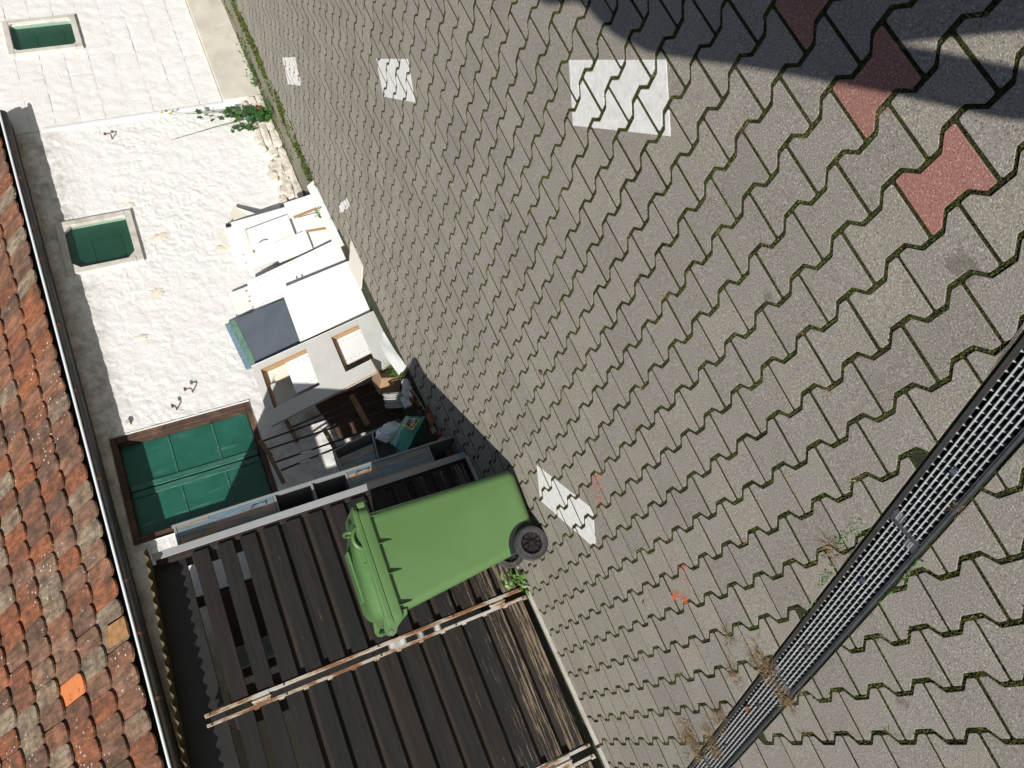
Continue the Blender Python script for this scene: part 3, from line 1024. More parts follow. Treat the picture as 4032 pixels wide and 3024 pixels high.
for dx in (-.034, .034):
    m = MB(); m.bbox((xm + dx, WY + .108, (H0Z + H1Z) / 2), (.052, .012, H1Z - H0Z - .12), .003); m.build('meeting_stile', 'hatch_worn', hatch)

# hooks in the wall
def hook(x, z, lab, rise=.05):
    h = MB(); y = WY
    h.tube([(x, y + .02, z), (x, y - .055, z - .004), (x + .004, y - .075, z + .004), (x + .006, y - .078, z + rise)], .0065, 8)
    h.bbox((x + .006, y - .079, z + rise), (.034, .014, .022), .003)
    return tag(h.build('wall_hook', 'rust'), lab, 'hook', 'rusty hooks in the white wall')
hook(6.93, 1.80, 'rusty iron hook in the white wall below the pipe')
hook(3.76, 1.735, 'rusty iron hook above the hatch corner, farther from the eaves')
hook(3.63, 1.90, 'short rusty hook right beside the hatch frame', .02)
m = MB(); m.add(*chunk((3.62, WY - .02, 2.30), (.04, .05, .035), 3)); tag(m.build('plaster_knob', 'wall_stone'), 'white knob of plaster at the upper corner of the hatch', 'knob')

# ------------------------------------------------------------------ neighbour: painted block wall
nb = thing('block_building', 'white painted concrete block building beyond the thin pipe', 'building', (8.6, 6.6, .15))
def blocks():
    hz, lx = .24, .5
    wx0, wx1, wz0, wz1 = 8.40, 8.82, 1.88, 2.50
    rr = random.Random(11)
    for j in range(0, 16):
        z0 = .60 + j * hz; z1 = z0 + hz
        xo = 7.20 + (-.25 if j % 2 else 0)
        for i in range(0, 9):
            a = max(7.20, xo + i * lx); b = min(11.0, xo + (i + 1) * lx)
            if b - a < .05: continue
            segs = [(a, b, z0, z1)]
            if z1 > wz0 and z0 < wz1 and b > wx0 and a < wx1:
                segs = []
                if a < wx0: segs.append((a, wx0, z0, z1))
                if b > wx1: segs.append((wx1, b, z0, z1))
                if z0 < wz0: segs.append((max(a, wx0), min(b, wx1), z0, wz0))
                if z1 > wz1: segs.append((max(a, wx0), min(b, wx1), wz1, z1))
            for (p, q, s, t_) in segs:
                if q - p < .02 or t_ - s < .02: continue
                y = 6.600 + rr.uniform(-.003, .003)
                gapx, gapz = rr.choice((.0002, .0003, .0004, .0012)), rr.choice((.0003, .0004, .0008, .0018))
                near = p < 9.3 and s < 3
                st = .03 if near else .2
                nx, nz = max(1, int((q - p) / st)), max(1, int((t_ - s) / st))
                vs, fs = [], []
                sd_ = rr.random() * 40
                for jj in range(nz + 1):
                    for ii in range(nx + 1):
                        xx = lerp(p + gapx, q - gapx, ii / nx); zz = lerp(s + gapz, t_ - gapz, jj / nz)
                        if ii in (0, nx): xx += .003 * noise.noise(Vector((zz * 17, p * 5, 1)))
                        if jj in (0, nz): zz += .0035 * noise.noise(Vector((xx * 13, s * 5, 2)))
                        edge = ii in (0, nx) or jj in (0, nz)
                        h_ = noise.fractal(Vector((xx * 14, zz * 14, sd_)), 1, 2, 3) * .006 + (-.0022 * max(0, noise.noise(Vector((xx * 3.1, zz * 3.1, sd_))) + .35) if edge else 0)
                        vs.append((xx, y - h_, zz))
                for jj in range(nz):
                    for ii in range(nx):
                        o_ = jj * (nx + 1) + ii
                        fs.append((o_, o_ + 1, o_ + nx + 2, o_ + nx + 1))
                m = MB(); m.add(vs, fs)
                # returns into the joint
                m.add([(p + gapx, y + .003, s + gapz), (q - gapx, y + .003, s + gapz), (q - gapx, y + .003, t_ - gapz), (p + gapx, y + .003, t_ - gapz), (p + gapx, y + .05, s + gapz), (q - gapx, y + .05, s + gapz), (q - gapx, y + .05, t_ - gapz), (p + gapx, y + .05, t_ - gapz)], [(0, 1, 5, 4), (1, 2, 6, 5), (2, 3, 7, 6), (3, 0, 4, 7)])
                m.build('wall_block', 'wall_block', nb, smooth=True)
blocks()
m = MB()
for (a, b, c, d) in ((7.19, 8.40, .1, 4.45), (8.82, 11.0, .1, 4.45), (8.40, 8.82, .1, 1.88), (8.40, 8.82, 2.50, 4.45)):
    m.box(((a + b) / 2, 6.612 + .1, (c + d) / 2), (b - a, .2, d - c))
m.build('mortar', 'wall_block', nb)
m = MB(); m.bbox((9.1, 6.56 + .05, .33), (3.8, .1, .53), .012); m.build('plinth', 'plinth', nb)
window(nb, 8.335, 8.89, 1.82, 2.56, 6.565, .06, ((-1, 1), (-1, -1), (1, 1), (1, -1)), False, .035)
# thin pipe on the joint between the two buildings
m = MB(); m.box((7.186, 6.585, 1.29), (.030, .022, 2.26)); tag(m.build('cover_strip', 'trim_white'), 'thin white cover strip on the joint between the two white walls', 'strip')
m = MB(); m.tube([(7.155, 6.575, .17), (7.155, 6.575, .30)], .018, 12); m.tube([(6.93, 6.56, .30), (6.93, 6.48, .26)], .03, 12); tag(m.build('clay_pipe_stub', 'rubble_red'), 'red clay pipe stub at the wall foot by the ivy', 'pipe')
# concrete strip along the foot of the wall
m = MB(); xs = [4.6 + i * .5 for i in range(14)]
vs = []; 
for x in xs:
    for (y, dz) in ((6.0 + .02 * math.sin(x * 7), -.004), (6.3, .004), (6.62, .012)):
        vs.append((x, y, gz(x, y) + dz))
m.add(vs, [(3 * i + k, 3 * i + 3 + k, 3 * i + 4 + k, 3 * i + 1 + k) for i in range(len(xs) - 1) for k in (0, 1)])
o = m.build('wall_foot_path', 'kerb_concrete'); tag(o, kind='structure')
m = MB(); xs = [1.9 + i * .28 for i in range(11)]; vs = []
for x in xs:
    lim = 5.50 + (x - 1.93) * .13
    for y in (lim, 6.0, 6.62):
        vs.append((x, y, gz(x, y) - .006 + .012 * noise.noise(Vector((x * 3, y * 3, 0)))))
m.add(vs, [(3 * i + k, 3 * i + 3 + k, 3 * i + 4 + k, 3 * i + 1 + k) for i in range(len(xs) - 1) for k in (0, 1)])
o = m.build('bare_earth', 'soil_ground'); tag(o, kind='structure')
m = MB(); m.add([(-1.9, 5.10, gz(-1.9, 5.1) - .012), (1.93, 5.10, gz(1.93, 5.1) - .012), (1.93, 6.62, .06), (-1.9, 6.62, .02)], [(0, 1, 2, 3)])
o = m.build('shed_floor', 'soil_ground'); tag(o, kind='structure')

# ------------------------------------------------------------------ roof: beaver tail tiles, gutter
PHI = math.radians(47); EXP = .295; TW = .168; TL = .48
def gl_z(x): return 2.508 + .0288 * x
GY = 6.335                                    # gutter lip
ru = Vector((0, math.cos(PHI), math.sin(PHI))); rn = Vector((0, -math.sin(PHI), math.cos(PHI)))
roof = bpy.data.objects.new('roof', None); col.objects.link(roof); roof.parent = house
roof.location = Vector((3.2, 6.4, 2.55)) - ROOT[house.name]; ROOT[roof.name] = Vector((3.2, 6.4, 2.55))
def tile_mesh(seed):
    rr = random.Random(seed)
    hw = TW / 2 - .0015
    out = []
    n = 8
    cut = rr.uniform(.060, .075)
    for i in range(n + 1):
        a = math.pi * i / n
        out.append((-hw * math.cos(a) * (1 + rr.uniform(-.03, .03)), -cut * math.sin(a) ** .8 + cut + rr.uniform(-.002, .002)))
    pts = out + [(hw, TL), (-hw, TL)]
    # local: x across, y up the roof, z off the roof; slight camber
    th = .017
    top = [(x, y, th + .004 * (1 - (x / hw) ** 2)) for x, y in pts]
    bot = [(x, y, .004 * (1 - (x / hw) ** 2)) for x, y in pts]
    k = len(pts)
    fs = [tuple(range(k)), tuple(range(k, 2 * k))[::-1]] + [(i, i + k, (i + 1) % k + k, (i + 1) % k) for i in range(k)]
    me = bpy.data.meshes.new('roof_tile'); me.from_pydata(top + bot, [], fs)
    bm = bmesh.new(); bm.from_mesh(me); bmesh.ops.recalc_face_normals(bm, faces=bm.faces[:]); bm.to_mesh(me); bm.free()
    return me
tmeshes = [tile_mesh(i) for i in range(6)]
for tm in tmeshes: tm.materials.append(MAT['roof_tile'])
new_me = tile_mesh(99); new_me.materials.append(MAT['roof_tile_new'])
sl = Vector((1, 0, .0288)).normalized()
tiles = []
for r in range(9):
    for c_ in range(-18, 48):
        x = c_ * TW + (TW / 2 if r % 2 else 0)
        if x > 7.28 or x < -2.6: continue
        base = Vector((x, GY + .045, gl_z(x) + .012)) + ru * (EXP * r)
        P = px(base + ru * .1)
        size = 1 / P[2] if P and -40 < P[0] < 1064 and -60 < P[1] < 828 else 0
        tiles.append((size, r, c_, base))
tiles.sort(key=lambda q: -q[0])
RT = Matrix((sl, ru, sl.cross(ru))).transposed()
rest = MB()
tilt = Matrix.Rotation(math.radians(-4.4), 3, 'X')
# the fresh orange tile sits nearest this spot
tgt = (166 / 2212 * 1024 + 10, 1468 / 2212 * 1024)
best = min((i for i in range(min(300, len(tiles)))), key=lambda i: math.hypot(px(tiles[i][3] + ru * .11)[0] - 86, px(tiles[i][3] + ru * .11)[1] - 681))
ochre = min((i for i in range(min(300, len(tiles)))), key=lambda i: math.hypot(px(tiles[i][3] + ru * .02)[0] - 118, px(tiles[i][3] + ru * .02)[1] - 629))
for i, (size, r, c_, base) in enumerate(tiles):
    rr = random.Random(r * 131 + c_ * 17)
    R_ = RT @ Matrix.Rotation(rr.uniform(-.035, .035), 3, 'Z') @ tilt @ Matrix.Rotation(rr.uniform(-.03, .03), 3, 'Y') @ Matrix.Rotation(rr.uniform(-.012, .012), 3, 'X')
    b = base + sl * rr.uniform(-.004, .004) + ru * rr.uniform(-.012, .012) + rn * .036
    if i < 300:
        me = new_me if i == best else tmeshes[rr.randrange(6)]
        o = bpy.data.objects.new('roof_tile', me); col.objects.link(o); o.parent = roof
        o.matrix_local = Matrix.Translation(b - ROOT[roof.name]) @ R_.to_4x4()
        if i == best: o['label'] = 'fresh bright orange roof tile'
    else:
        me = tmeshes[rr.randrange(6)]
        rest.add([b + R_ @ v.co for v in me.vertices], [tuple(p.vertices) for p in me.polygons])
if rest.v:
    o = rest.build('distant_roof_tiles', 'roof_tile', roof); o['kind'] = 'stuff'
# squared ochre tile slipped towards the gutter
b = tiles[ochre][3] + ru * -.03 + rn * .064
m = MB(); m.prism([b + sl * x + ru * y for x, y in ((-.075, -.005), (.075, .0), (.077, .24), (-.073, .235))], rn * .014)
o = m.build('roof_tile', 'roof_tile_ochre', roof); o['label'] = 'square ochre roof tile slipped down to the gutter'
# decking below the tiles, soffit and wall plate
m = MB()
b0 = V3(-2.7, GY + .05, gl_z(-2.7) - .012); b1 = V3(7.3, GY + .05, gl_z(7.3) - .012)
m.prism([b0, b1, b1 + ru * 3.0, b0 + ru * 3.0], rn * -.03); m.build('roof_deck', 'roof_batten', roof)
m = MB(); m.prism([(-2.7, GY + .06, gl_z(-2.7) - .045), (7.3, GY + .06, gl_z(7.3) - .045), (7.3, 6.8, gl_z(7.3) - .045), (-2.7, 6.8, gl_z(-2.7) - .045)], (0, 0, .02)); m.build('soffit', 'roof_batten', roof)
# moss cushions by the gutter
gut = thing('gutter', 'dark half round gutter with a glint painted on its rolled lip along the tiled eaves', 'gutter', (2.3, GY + .05, 2.5))
GR = .052
def gut_prof(rad):
    return [(GY + GR + rad * math.cos(a), rad * math.sin(a)) for a in [math.pi + math.pi * i / 12 for i in range(13)]]
m = MB(); x0, x1 = -2.7, 7.27
for rad, flip in ((GR, 0), (GR - .002, 1)):
    pr = gut_prof(rad)
    vs = [(x, y, gl_z(x) - .006 + z) for x in (x0, x1) for (y, z) in pr]; n = len(pr)
    m.add(vs, [(i, i + 1, n + i + 1, n + i) for i in range(n - 1)])
pr = gut_prof(GR)
m.add([(x1, y, gl_z(x1) - .006 + z) for (y, z) in pr], [tuple(range(len(pr)))])
m.build('gutter_body', 'zinc_dark', gut, smooth=True)
m = MB(); m.tube([(x0, GY - .006, gl_z(x0) + .001), (x1, GY - .006, gl_z(x1) + .001)], .011, 12); m.build('rolled_lip', 'lip_glint', gut, smooth=True)
for x in (-.05, .68, 1.28, 1.77, 2.19, 3.07, 3.92, 4.60, 5.35, 5.72, 6.35, 6.72):
    m = MB(); pr = gut_prof(GR + .003)
    for xx in (x,):
        vs = [(xx + dx, y, gl_z(xx) - .006 + z) for dx in (-.013, .013) for (y, z) in pr]; n = len(pr)
        m.add(vs, [(i, i + 1, n + i + 1, n + i) for i in range(n - 1)])
    m.box((x, GY + .003, gl_z(x) + .003), (.026, .024, .016))
    m.build('gutter_bracket', 'rust', gut, smooth=True)
m = MB()
for _ in range(260):
    x = random.choice((random.uniform(.72, .95), random.uniform(.98, 1.06), random.uniform(1.3, 1.36)))
    c = V3(x, GY + .03 + random.uniform(-.01, .012), gl_z(x) + random.uniform(-.004, .012)); r_ = random.uniform(.005, .011)
    m.add([c + Vector(q) * r_ for q in OCT], OF)
tag(m.build('gutter_moss', 'leaf_green'), 'green moss cushions growing in the gutter', 'moss', kind='stuff')

# ------------------------------------------------------------------ lean-to: corrugated roof, beam, gate
lean = thing('corrugated_roof', 'yellowed translucent corrugated sheet over the space behind the gate', 'roof sheet', (.4, 5.8, 2.25))
def cz(x, y): return 2.292 - .047 * x + (y - 5.06) * .095
m = MB(); nx = 0
pit = .076; per = 8; xA, xB = -2.4, 1.915
cnt = int((xB - xA) / pit * per)
ys = [5.06, 5.4, 5.9, 6.57]
vs = []
for i in range(cnt + 1):
    x = lerp(xA, xB, i / cnt); h = .011 * math.sin(2 * math.pi * (x - xA) / pit)
    for k_, y in enumerate(ys):
        jag = .006 * noise.noise(Vector((x * 21, 0, 0))) if k_ == 0 else 0
        vs.append((x, y + jag, cz(x, y) + h))
for dz in (0, .0018):
    m.add([(x, y, z + dz) for x, y, z in vs], [(i * 4 + k, i * 4 + 4 + k, i * 4 + 5 + k, i * 4 + 1 + k) for i in range(cnt) for k in range(3)])
m.build('sheet', 'corrugated_plastic', lean, smooth=True)
m = MB(); m.prism([(xA, 5.26, 2.015), (xB - .06, 5.26, 2.015), (xB - .06, 5.26, cz(xB - .06, 5.26) - .013), (xA, 5.26, cz(xA, 5.26) - .013)], (0, .05, 0)); tag(m.build('lintel_beam', 'rack_bar'), 'black timber beam above the gate boards', 'beam')
m = MB(); m.bbox((-.3, 6.50, 2.36), (4.2, .06, .07), .006); tag(m.build('wall_batten', 'gate_wood_back'), 'dark batten carrying the corrugated sheet at the house wall', 'beam')
# side post inside
m = MB(); m.bbox((1.80, 6.2, 1.1), (.07, .07, 2.1), .006); tag(m.build('inner_post', 'gate_wood_back'), 'dark timber post standing behind the gate', 'post')
m = MB(); m.bbox((1.42, 5.93, 1.02), (.62, .03, 1.92), .004); tag(m.build('dark_board', 'brown_board'), 'dark board standing in the shade behind the gate', 'board')
m = MB(); m.bbox((1.22, 5.80, 1.55), (.14, .06, .75), .004); tag(m.build('grey_batten', 'cab_grey'), 'grey board end seen between the upper gate boards', 'board')

FY = 5.155
def leaf(x0, x1, label, bottom, sides, open_top):
    root = thing('gate_leaf', label, 'gate', ((x0 + x1) / 2, FY, .07), 'leaves of the folding timber gate')
    for i in range(13):
        ztop = 1.958 - .1465 * i
        dz = random.uniform(-.003, .003)
        m = MB(); m.bbox(((x0 + x1) / 2, FY + .011 + random.uniform(-.002, .002), ztop - .05 + dz), (x1 - x0 - .012, .022, .0985), .003,
                         Matrix.Rotation(random.uniform(-.0015, .0015), 3, 'Y'))
        m.build('board', 'gate_wood', root)
        if i >= open_top and i < 12:
            m = MB(); m.bbox(((x0 + x1) / 2, FY + .040, ztop - .1245 + dz), (x1 - x0 - .012, .018, .098), .003)
            m.build('back_board', 'gate_wood_back' if i % 3 else 'gate_wood', root)
    for s in sides:
        xx = x0 + .045 if s < 0 else x1 - .045
        m = MB(); m.bbox((xx, FY + .063, 1.02), (.07, .026, 1.9), .003); m.build('upright', 'gate_wood_back', root)
    return root
la = leaf(.853, 1.822, 'timber gate leaf between the grey jamb and the rusty hinge rails', 0, (-1, 1), 2)
lb = leaf(-.178, .790, 'timber gate leaf left of the bin, between two rusty hinge rails', 0, (-1, 1), 2)
lc = leaf(-1.25, -.262, 'timber gate leaf at the far left edge, mostly out of view', 0, (-1, 1), 2)
def angle_rail(root, x, sgn, z0, z1):
    m = MB()
    m.bbox((x, FY - .006, (z0 + z1) / 2), (.019, .005, z1 - z0), .001)
    m.bbox((x - sgn * .007, FY + .014, (z0 + z1) / 2), (.005, .036, z1 - z0), .001)
    # short clips that hold each board end
    r_ = m.build('edge_rail', 'steel_rusty', root)
    for i in range(13):
        zt = 1.958 - .1465 * i
        if sgn < 0 and z0 < zt - .05 < z1:
            m = MB(); m.box((x + sgn * .0135, FY - .0035, zt - .120), (.009, .004, .030)); m.build('rail_clip', 'steel_rusty', r_)
    for zz in (z0 + .02, z0 + .5, z0 + 1.0, z1 - .46, z1 - .03):
        m = MB(); m.lathe([(.0001, -.0045), (.006, -.0035), (.0065, 0)], (x, FY - .008, zz), 'Y', 10); m.build('rivet', 'zinc_dark', r_)
    return r_
angle_rail(la, .843, 1, .07, 2.118)
angle_rail(lb, .785, -1, .07, 2.118)
angle_rail(lb, -.188, 1, .07, 2.118)
angle_rail(lc, -.252, -1, .07, 2.118)
for (x, root) in ((.814, lb), (-.220, lc)):
    for zz in (.27, 1.80):
        h = MB(); h.box((x, FY - .0105, zz), (.075, .003, .10)); hp = h.build('hinge', 'steel_rusty', root)
        h = MB(); h.tube([(x, FY - .014, zz - .055), (x, FY - .014, zz + .055)], .006, 8); h.build('hinge_pin', 'steel_rusty', hp)
# pale metal edge strip at the foot of the leaves, at paving level
for (x0, x1, lb_) in ((-.205, .80, 'pale metal sill strip below the gate leaf left of the bin'), (-1.25, -.225, 'pale metal sill strip below the gate leaf at the far left'), (.85, 1.84, 'pale metal sill strip below the gate leaf behind the bin')):
    m = MB()
    vs = []
    for x in (x0, x1):
        z = gz(x, 5.12)
        vs += [(x, 5.105, z - .03), (x, 5.137, z - .03), (x, 5.137, z + .016), (x, 5.105, z + .016)]
    m.add(vs, [(0, 1, 2, 3)[::-1], (4, 5, 6, 7), (0, 1, 5, 4), (1, 2, 6, 5), (2, 3, 7, 6), (3, 0, 4, 7)])
    tag(m.build('sill_strip', 'sill_metal'), lb_, 'sill', 'sill strips of the gate')
# grey jamb
jr = thing('gate_jamb', 'light grey steel jamb at the free side of the gate', 'post', (1.865, 5.15, .06))
m = MB(); m.bbox((1.866, FY - .004, 1.12), (.048, .006, 2.13), .001); m.build('front_flange', 'steel_grey', jr)
m = MB(); m.bbox((1.852, FY + .04, 1.12), (.07, .04, 2.11), .002); m.build('timber_core', 'gate_wood_back', jr)

# ------------------------------------------------------------------ wheelie bin
# modelled square to the axes with its near foot corner at BC, then turned about that corner
BC = V3(1.376, 4.295, 0)
bz = gz(1.2, 4.45)
binr = thing('wheelie_bin', 'green wheelie bin with black wheels standing before the gate', 'bin', (BC.x, BC.y, bz))
binr.rotation_euler = (0, 0, math.radians(-11.5))
def rrect(x0, x1, y0, y1, r, n=5):
    out = []
    for (cx, cy, a0) in ((x1 - r, y1 - r, 0), (x0 + r, y1 - r, 90), (x0 + r, y0 + r, 180), (x1 - r, y0 + r, 270)):
        for i in range(n + 1):
            a = math.radians(a0 + 90 * i / n)
            out.append((cx + r * math.cos(a), cy + r * math.sin(a)))
    return out
def rings_mesh(rings, cap_top=False, cap_bot=False):
    n = len(rings[0])
    fs = [(i * n + k, i * n + (k + 1) % n, (i + 1) * n + (k + 1) % n, (i + 1) * n + k) for i in range(len(rings) - 1) for k in range(n)]
    if cap_top: fs.append(tuple(range((len(rings) - 1) * n, len(rings) * n)))
    if cap_bot: fs.append(tuple(range(n))[::-1])
    m = MB(); m.add([p for r in rings for p in r], fs)
    return m
def bin_sec(f_):
    """section at height fraction f_ (0 foot, 1 rim)"""
    k = f_ ** .9
    return lerp(.926, .826, k), lerp(1.376, 1.404, k), lerp(BC.y, BC.y - .042, k), lerp(BC.y + .50, BC.y + .54, k)
zr = bz + .925                                  # underside of the collar
rings = []
for f_ in (0, .012, .035, .07, .2, .4, .6, .8, .93, 1.0):
    x0, x1, y0, y1 = bin_sec(f_)
    ins = .018 if f_ == 0 else (.005 if f_ == .012 else (.0 if f_ != .035 else -.003))
    rings.append([(x, y, bz + .03 + f_ * (zr - bz - .015)) for x, y in rrect(x0 + ins, x1 - ins, y0 + ins, y1 - ins, .05)])
body = rings_mesh(rings, cap_bot=True).build('body', 'bin_green', binr, smooth=True)
WX, WZ, WR = .932, gz(.93, 4.36) + .100, .102
for s in (-1, 1):
    x0, x1, y0, y1 = bin_sec(.12)
    y = y0 if s < 0 else y1
    pts = []
    for i in range(17):
        a = math.radians(-32 + 160 * i / 16)
        X, Z = WX + .128 * math.cos(a), WZ + .128 * math.sin(a)
        fl = min(1, max(0, (Z - bz - .03) / .91))
        pts.append((max(X, bin_sec(fl)[0] + .004), max(Z, bz + .034)))
    pts.append((bin_sec(0)[0] + .004, bz + .034))
    m = MB(); m.prism([(p, y + s * .0045, q) for p, q in pts], (0, -s * .05, 0)); m.build('wheel_arch', 'bin_arch_shade', binr)
x0, x1, y0, y1 = bin_sec(1.0)
def sec(o, z, dx0=0, dx1=0, r=.045):
    return [(x, y, z) for x, y in rrect(x0 - o + dx0, x1 + o + dx1, y0 - o, y1 + o, r)]
rim = rings_mesh([sec(0, zr), sec(.030, zr), sec(.033, zr + .006), sec(.034, zr + .046), sec(.028, zr + .052), sec(.0, zr + .052)]).build('rim', 'bin_green', binr, smooth=True)
for s, y in ((-1, y0), (1, y1)):
    for (xx, L) in ((1.372, .052), (1.215, .074), (1.045, .074), (.868, .074)):
        m = MB(); yy = y - s * .004
        m.prism([(xx, y + s * .030, zr + .001), (xx, yy, zr + .001), (xx, yy - s * .004, zr - L), (xx, yy + s * .008, zr - L)], (.0055, 0, 0)); m.build('rib', 'bin_green', rim)
m = MB(); m.bbox((x1 + .052, (y0 + y1) / 2, zr + .022), (.036, y1 - y0 + .03, .046), .008); m.build('lifting_lip', 'bin_green', rim)
m = MB(); m.bbox((x1 + .066, (y0 + y1) / 2, zr - .006), (.008, y1 - y0 - .06, .03), .002); m.build('lip_comb', 'bin_green', rim)
# lid: flat skirt, then a dome that rises towards the hinge
zl = zr + .056
lr = []
for (dz, o, dx0, dx1, r) in ((0, .030, -.01, .02, .045), (.016, .033, -.01, .024, .045), (.024, .026, -.008, .012, .05), (.028, .004, .0, -.03, .05), (.052, -.012, .012, -.07, .06), (.066, -.034, .03, -.10, .07), (.072, -.075, .07, -.14, .08)):
    lr.append([(x, y, z + (x1 - x) * .055 * (dz / .072)) for x, y, z in sec(o, zl + dz, dx0, dx1, r)])
lid = rings_mesh(lr, cap_top=True, cap_bot=True).build('lid', 'bin_green', binr, smooth=True)
m = MB(); m.bbox(((x0 + x1) / 2 - .01, (y0 + y1) / 2, zl + .094), (.30, .22, .016), .007); m.build('lid_panel', 'bin_green', lid)
def loop(pts, r): 
    m = MB(); m.tube(pts, r, 8); m.build('lid_grip', 'bin_green', lid, smooth=True)
# grips at the front end of the lid: one on the near side, one on the front edge
loop([(1.285 + .060 * math.cos(math.pi * i / 12), y0 - .004 - .014 * math.sin(math.pi * i / 12), zl + .020 + .046 * math.sin(math.pi * i / 12)) for i in range(13)], .0105)
loop([(1.338 + .012 * math.sin(math.pi * i / 12), y0 + .19 - .10 * math.cos(math.pi * i / 12), zl + .045 + .040 * math.sin(math.pi * i / 12) ** .5) for i in range(13)], .0085)
m = MB(); m.bbox((1.12, y0 - .002, zl + .040), (.055, .008, .020), .003); m.build('lid_plate', 'bin_green', lid)
# hinge arms, pins and grab bar at the back
for yy in (y0 + .016, y1 - .016):
    m = MB()
    prof = [(x0 + .06, zr + .085), (x0 - .005, zr + .105), (x0 - .055, zr + .112), (x0 - .082, zr + .102), (x0 - .092, zr + .080), (x0 - .084, zr + .058), (x0 - .055, zr + .040), (x0 - .030, zr + .004), (x0 - .012, zr - .030), (x0 + .016, zr - .035), (x0 + .03, zr + .05)]
    m.prism([(x, yy - .018, z) for x, z in prof], (0, .036, 0)); ha = m.build('hinge_arm', 'bin_green', binr)
    m = MB(); m.lathe([(.0001, -.023), (.011, -.023), (.0125, -.019), (.0125, .0)], (x0 - .070, yy, zr + .082), 'Y', 16); m.build('hinge_pin', 'pin_grey', ha, smooth=True)
m = MB(); m.tube([(x0 - .070, y0 + .02, zr + .082), (x0 - .070, y1 - .02, zr + .082)], .013, 10); m.build('handle_bar', 'bin_green', binr, smooth=True)
for s, yc in ((-1, BC.y - .030), (1, BC.y + .47)):
    wr = bpy.data.objects.new('wheel', None); col.objects.link(wr); wr.parent = binr
    wl = Vector((WX, yc, WZ)); wr.location = wl - ROOT[binr.name]; ROOT[wr.name] = wl
    h = .024
    m = MB(); m.lathe([(.060, -h * .6), (.066, -h * .95), (.080, -h), (.094, -h * .9), (.1005, -h * .55), (.102, 0), (.1005, h * .55), (.094, h * .9), (.080, h), (.066, h * .95), (.060, h * .6), (.060, -h * .6)], wl, 'Y', 44)
    m.build('tyre', 'tyre', wr, smooth=True)
    m = MB()
    for rg in (.0925, .0885, .084):
        pts = [(wl.x + rg * math.cos(2 * math.pi * i / 40), wl.y - .0232 + (.0925 - rg) * -.06, wl.z + rg * math.sin(2 * math.pi * i / 40)) for i in range(41)]
        m.tube(pts, .0011, 4, cap=False)
    m.build('tread_ring', 'tyre', wr)
    m = MB(); m.lathe([(.061, -.018), (.061, .012), (.057, .012), (.056, -.010), (.052, -.004), (.0001, .002)], wl, 'Y', 40); m.build('rim', 'rim_black', wr, smooth=True)
    for k in range(9):
        a = 2 * math.pi * k / 9 + .2
        d = Vector((math.cos(a), 0, math.sin(a)))
        m = MB(); m.bbox(wl + d * .036 + V3(0, -.010, 0), (.046, .012, .0045), .001, Matrix.Rotation(-a, 3, 'Y')); m.build('spoke', 'rim_black', wr)
    m = MB(); m.lathe([(.0001, -.021), (.012, -.020), (.0135, -.016), (.0135, .0)], wl, 'Y', 16); m.build('hub', 'rim_black', wr, smooth=True)
m = MB(); m.tube([(WX, BC.y, WZ), (WX, BC.y + .5, WZ)], .011, 10); m.build('axle', 'pin_grey', binr)

# ------------------------------------------------------------------ pile of discarded furniture boards
def board(name, label, c4, th, mat='melamine_white', edge='melamine_white', cat='board', group='discarded white boards leaning on the wall'):
    """c4: four world corners of the visible face, th: thickness (away from the viewer)"""
    p = [Vector(q) for q in c4]
    nrm = (p[1] - p[0]).cross(p[3] - p[0]).normalized()
    ctr = sum(p, Vector()) / 4
    if nrm.dot(cam.location - ctr) > 0: nrm = -nrm
    m = MB(); m.prism(p, nrm * th, 0, 1)
    o = m.build(name, [mat, edge])
    return tag(o, label, cat, group), p, nrm
def inpl(p, s, t_):
    a = p[0].lerp(p[1], s); b = p[3].lerp(p[2], s)
    return a.lerp(b, t_)
def holes(parent, p, nrm, rows, n, t0=.06, t1_=.94, r=.004):
    for s in rows:
        m = MB()
        for i in range(n):
            c = inpl(p, s, lerp(t0, t1_, i / (n - 1))) - nrm * .0006
            ux = (p[1] - p[0]).normalized(); uy = nrm.cross(ux)
            k = 8
            m.add([c + (ux * math.cos(6.2832 * j / k) + uy * math.sin(6.2832 * j / k)) * r for j in range(k)], [tuple(range(k))])
        m.build('peg_holes', 'hole_black', parent)
def lean_pt(x, z, yb, yt, zb, zt): return V3(x, lerp(yb, yt, (z - zb) / (zt - zb)), z)
# big back panel
L = lambda x, z, o=0: V3(x, lerp(6.19, 6.52, (z - .1) / .93) - o, z)
b1, p, nr = board('leaning_board', 'large white cabinet panel with black hinge, leaning behind smaller fronts', [L(5.475, 1.025), L(4.89, 1.035), L(4.72, .10), L(5.30, .11)], .018)
m = MB(); c = inpl(p, .07, .045); m.bbox(c + V3(0, -.012, 0), (.034, .02, .05), .003); m.bbox(c + V3(-.0, -.03, .012), (.012, .045, .012), .002); m.build('hinge', 'rack_bar', b1)
for (s, t_) in ((.72, .10), (.9, .10)):
    m = MB(); c = inpl(p, s, t_) - nr * .001; m.lathe([(.0001, -.002), (.006, -.002)], c, 'Y', 10); m.build('screw_hole', 'hole_black', b1)
board('cream_sheet', 'cream sheet with a slanted corner sticking out behind the big white panel', [(5.70, 6.54, .87), (5.27, 6.545, 1.10), (5.17, 6.545, 1.03), (5.2, 6.50, .55), (5.42, 6.48, .60)], .012, 'melamine_cream', 'melamine_cream')
board('cream_sheet', 'torn cream sheet corner showing above the big white panel', [(5.36, 6.548, 1.12), (5.24, 6.548, 1.04), (5.22, 6.545, .92), (5.42, 6.54, 1.0)], .004, 'melamine_cream', 'chipboard')
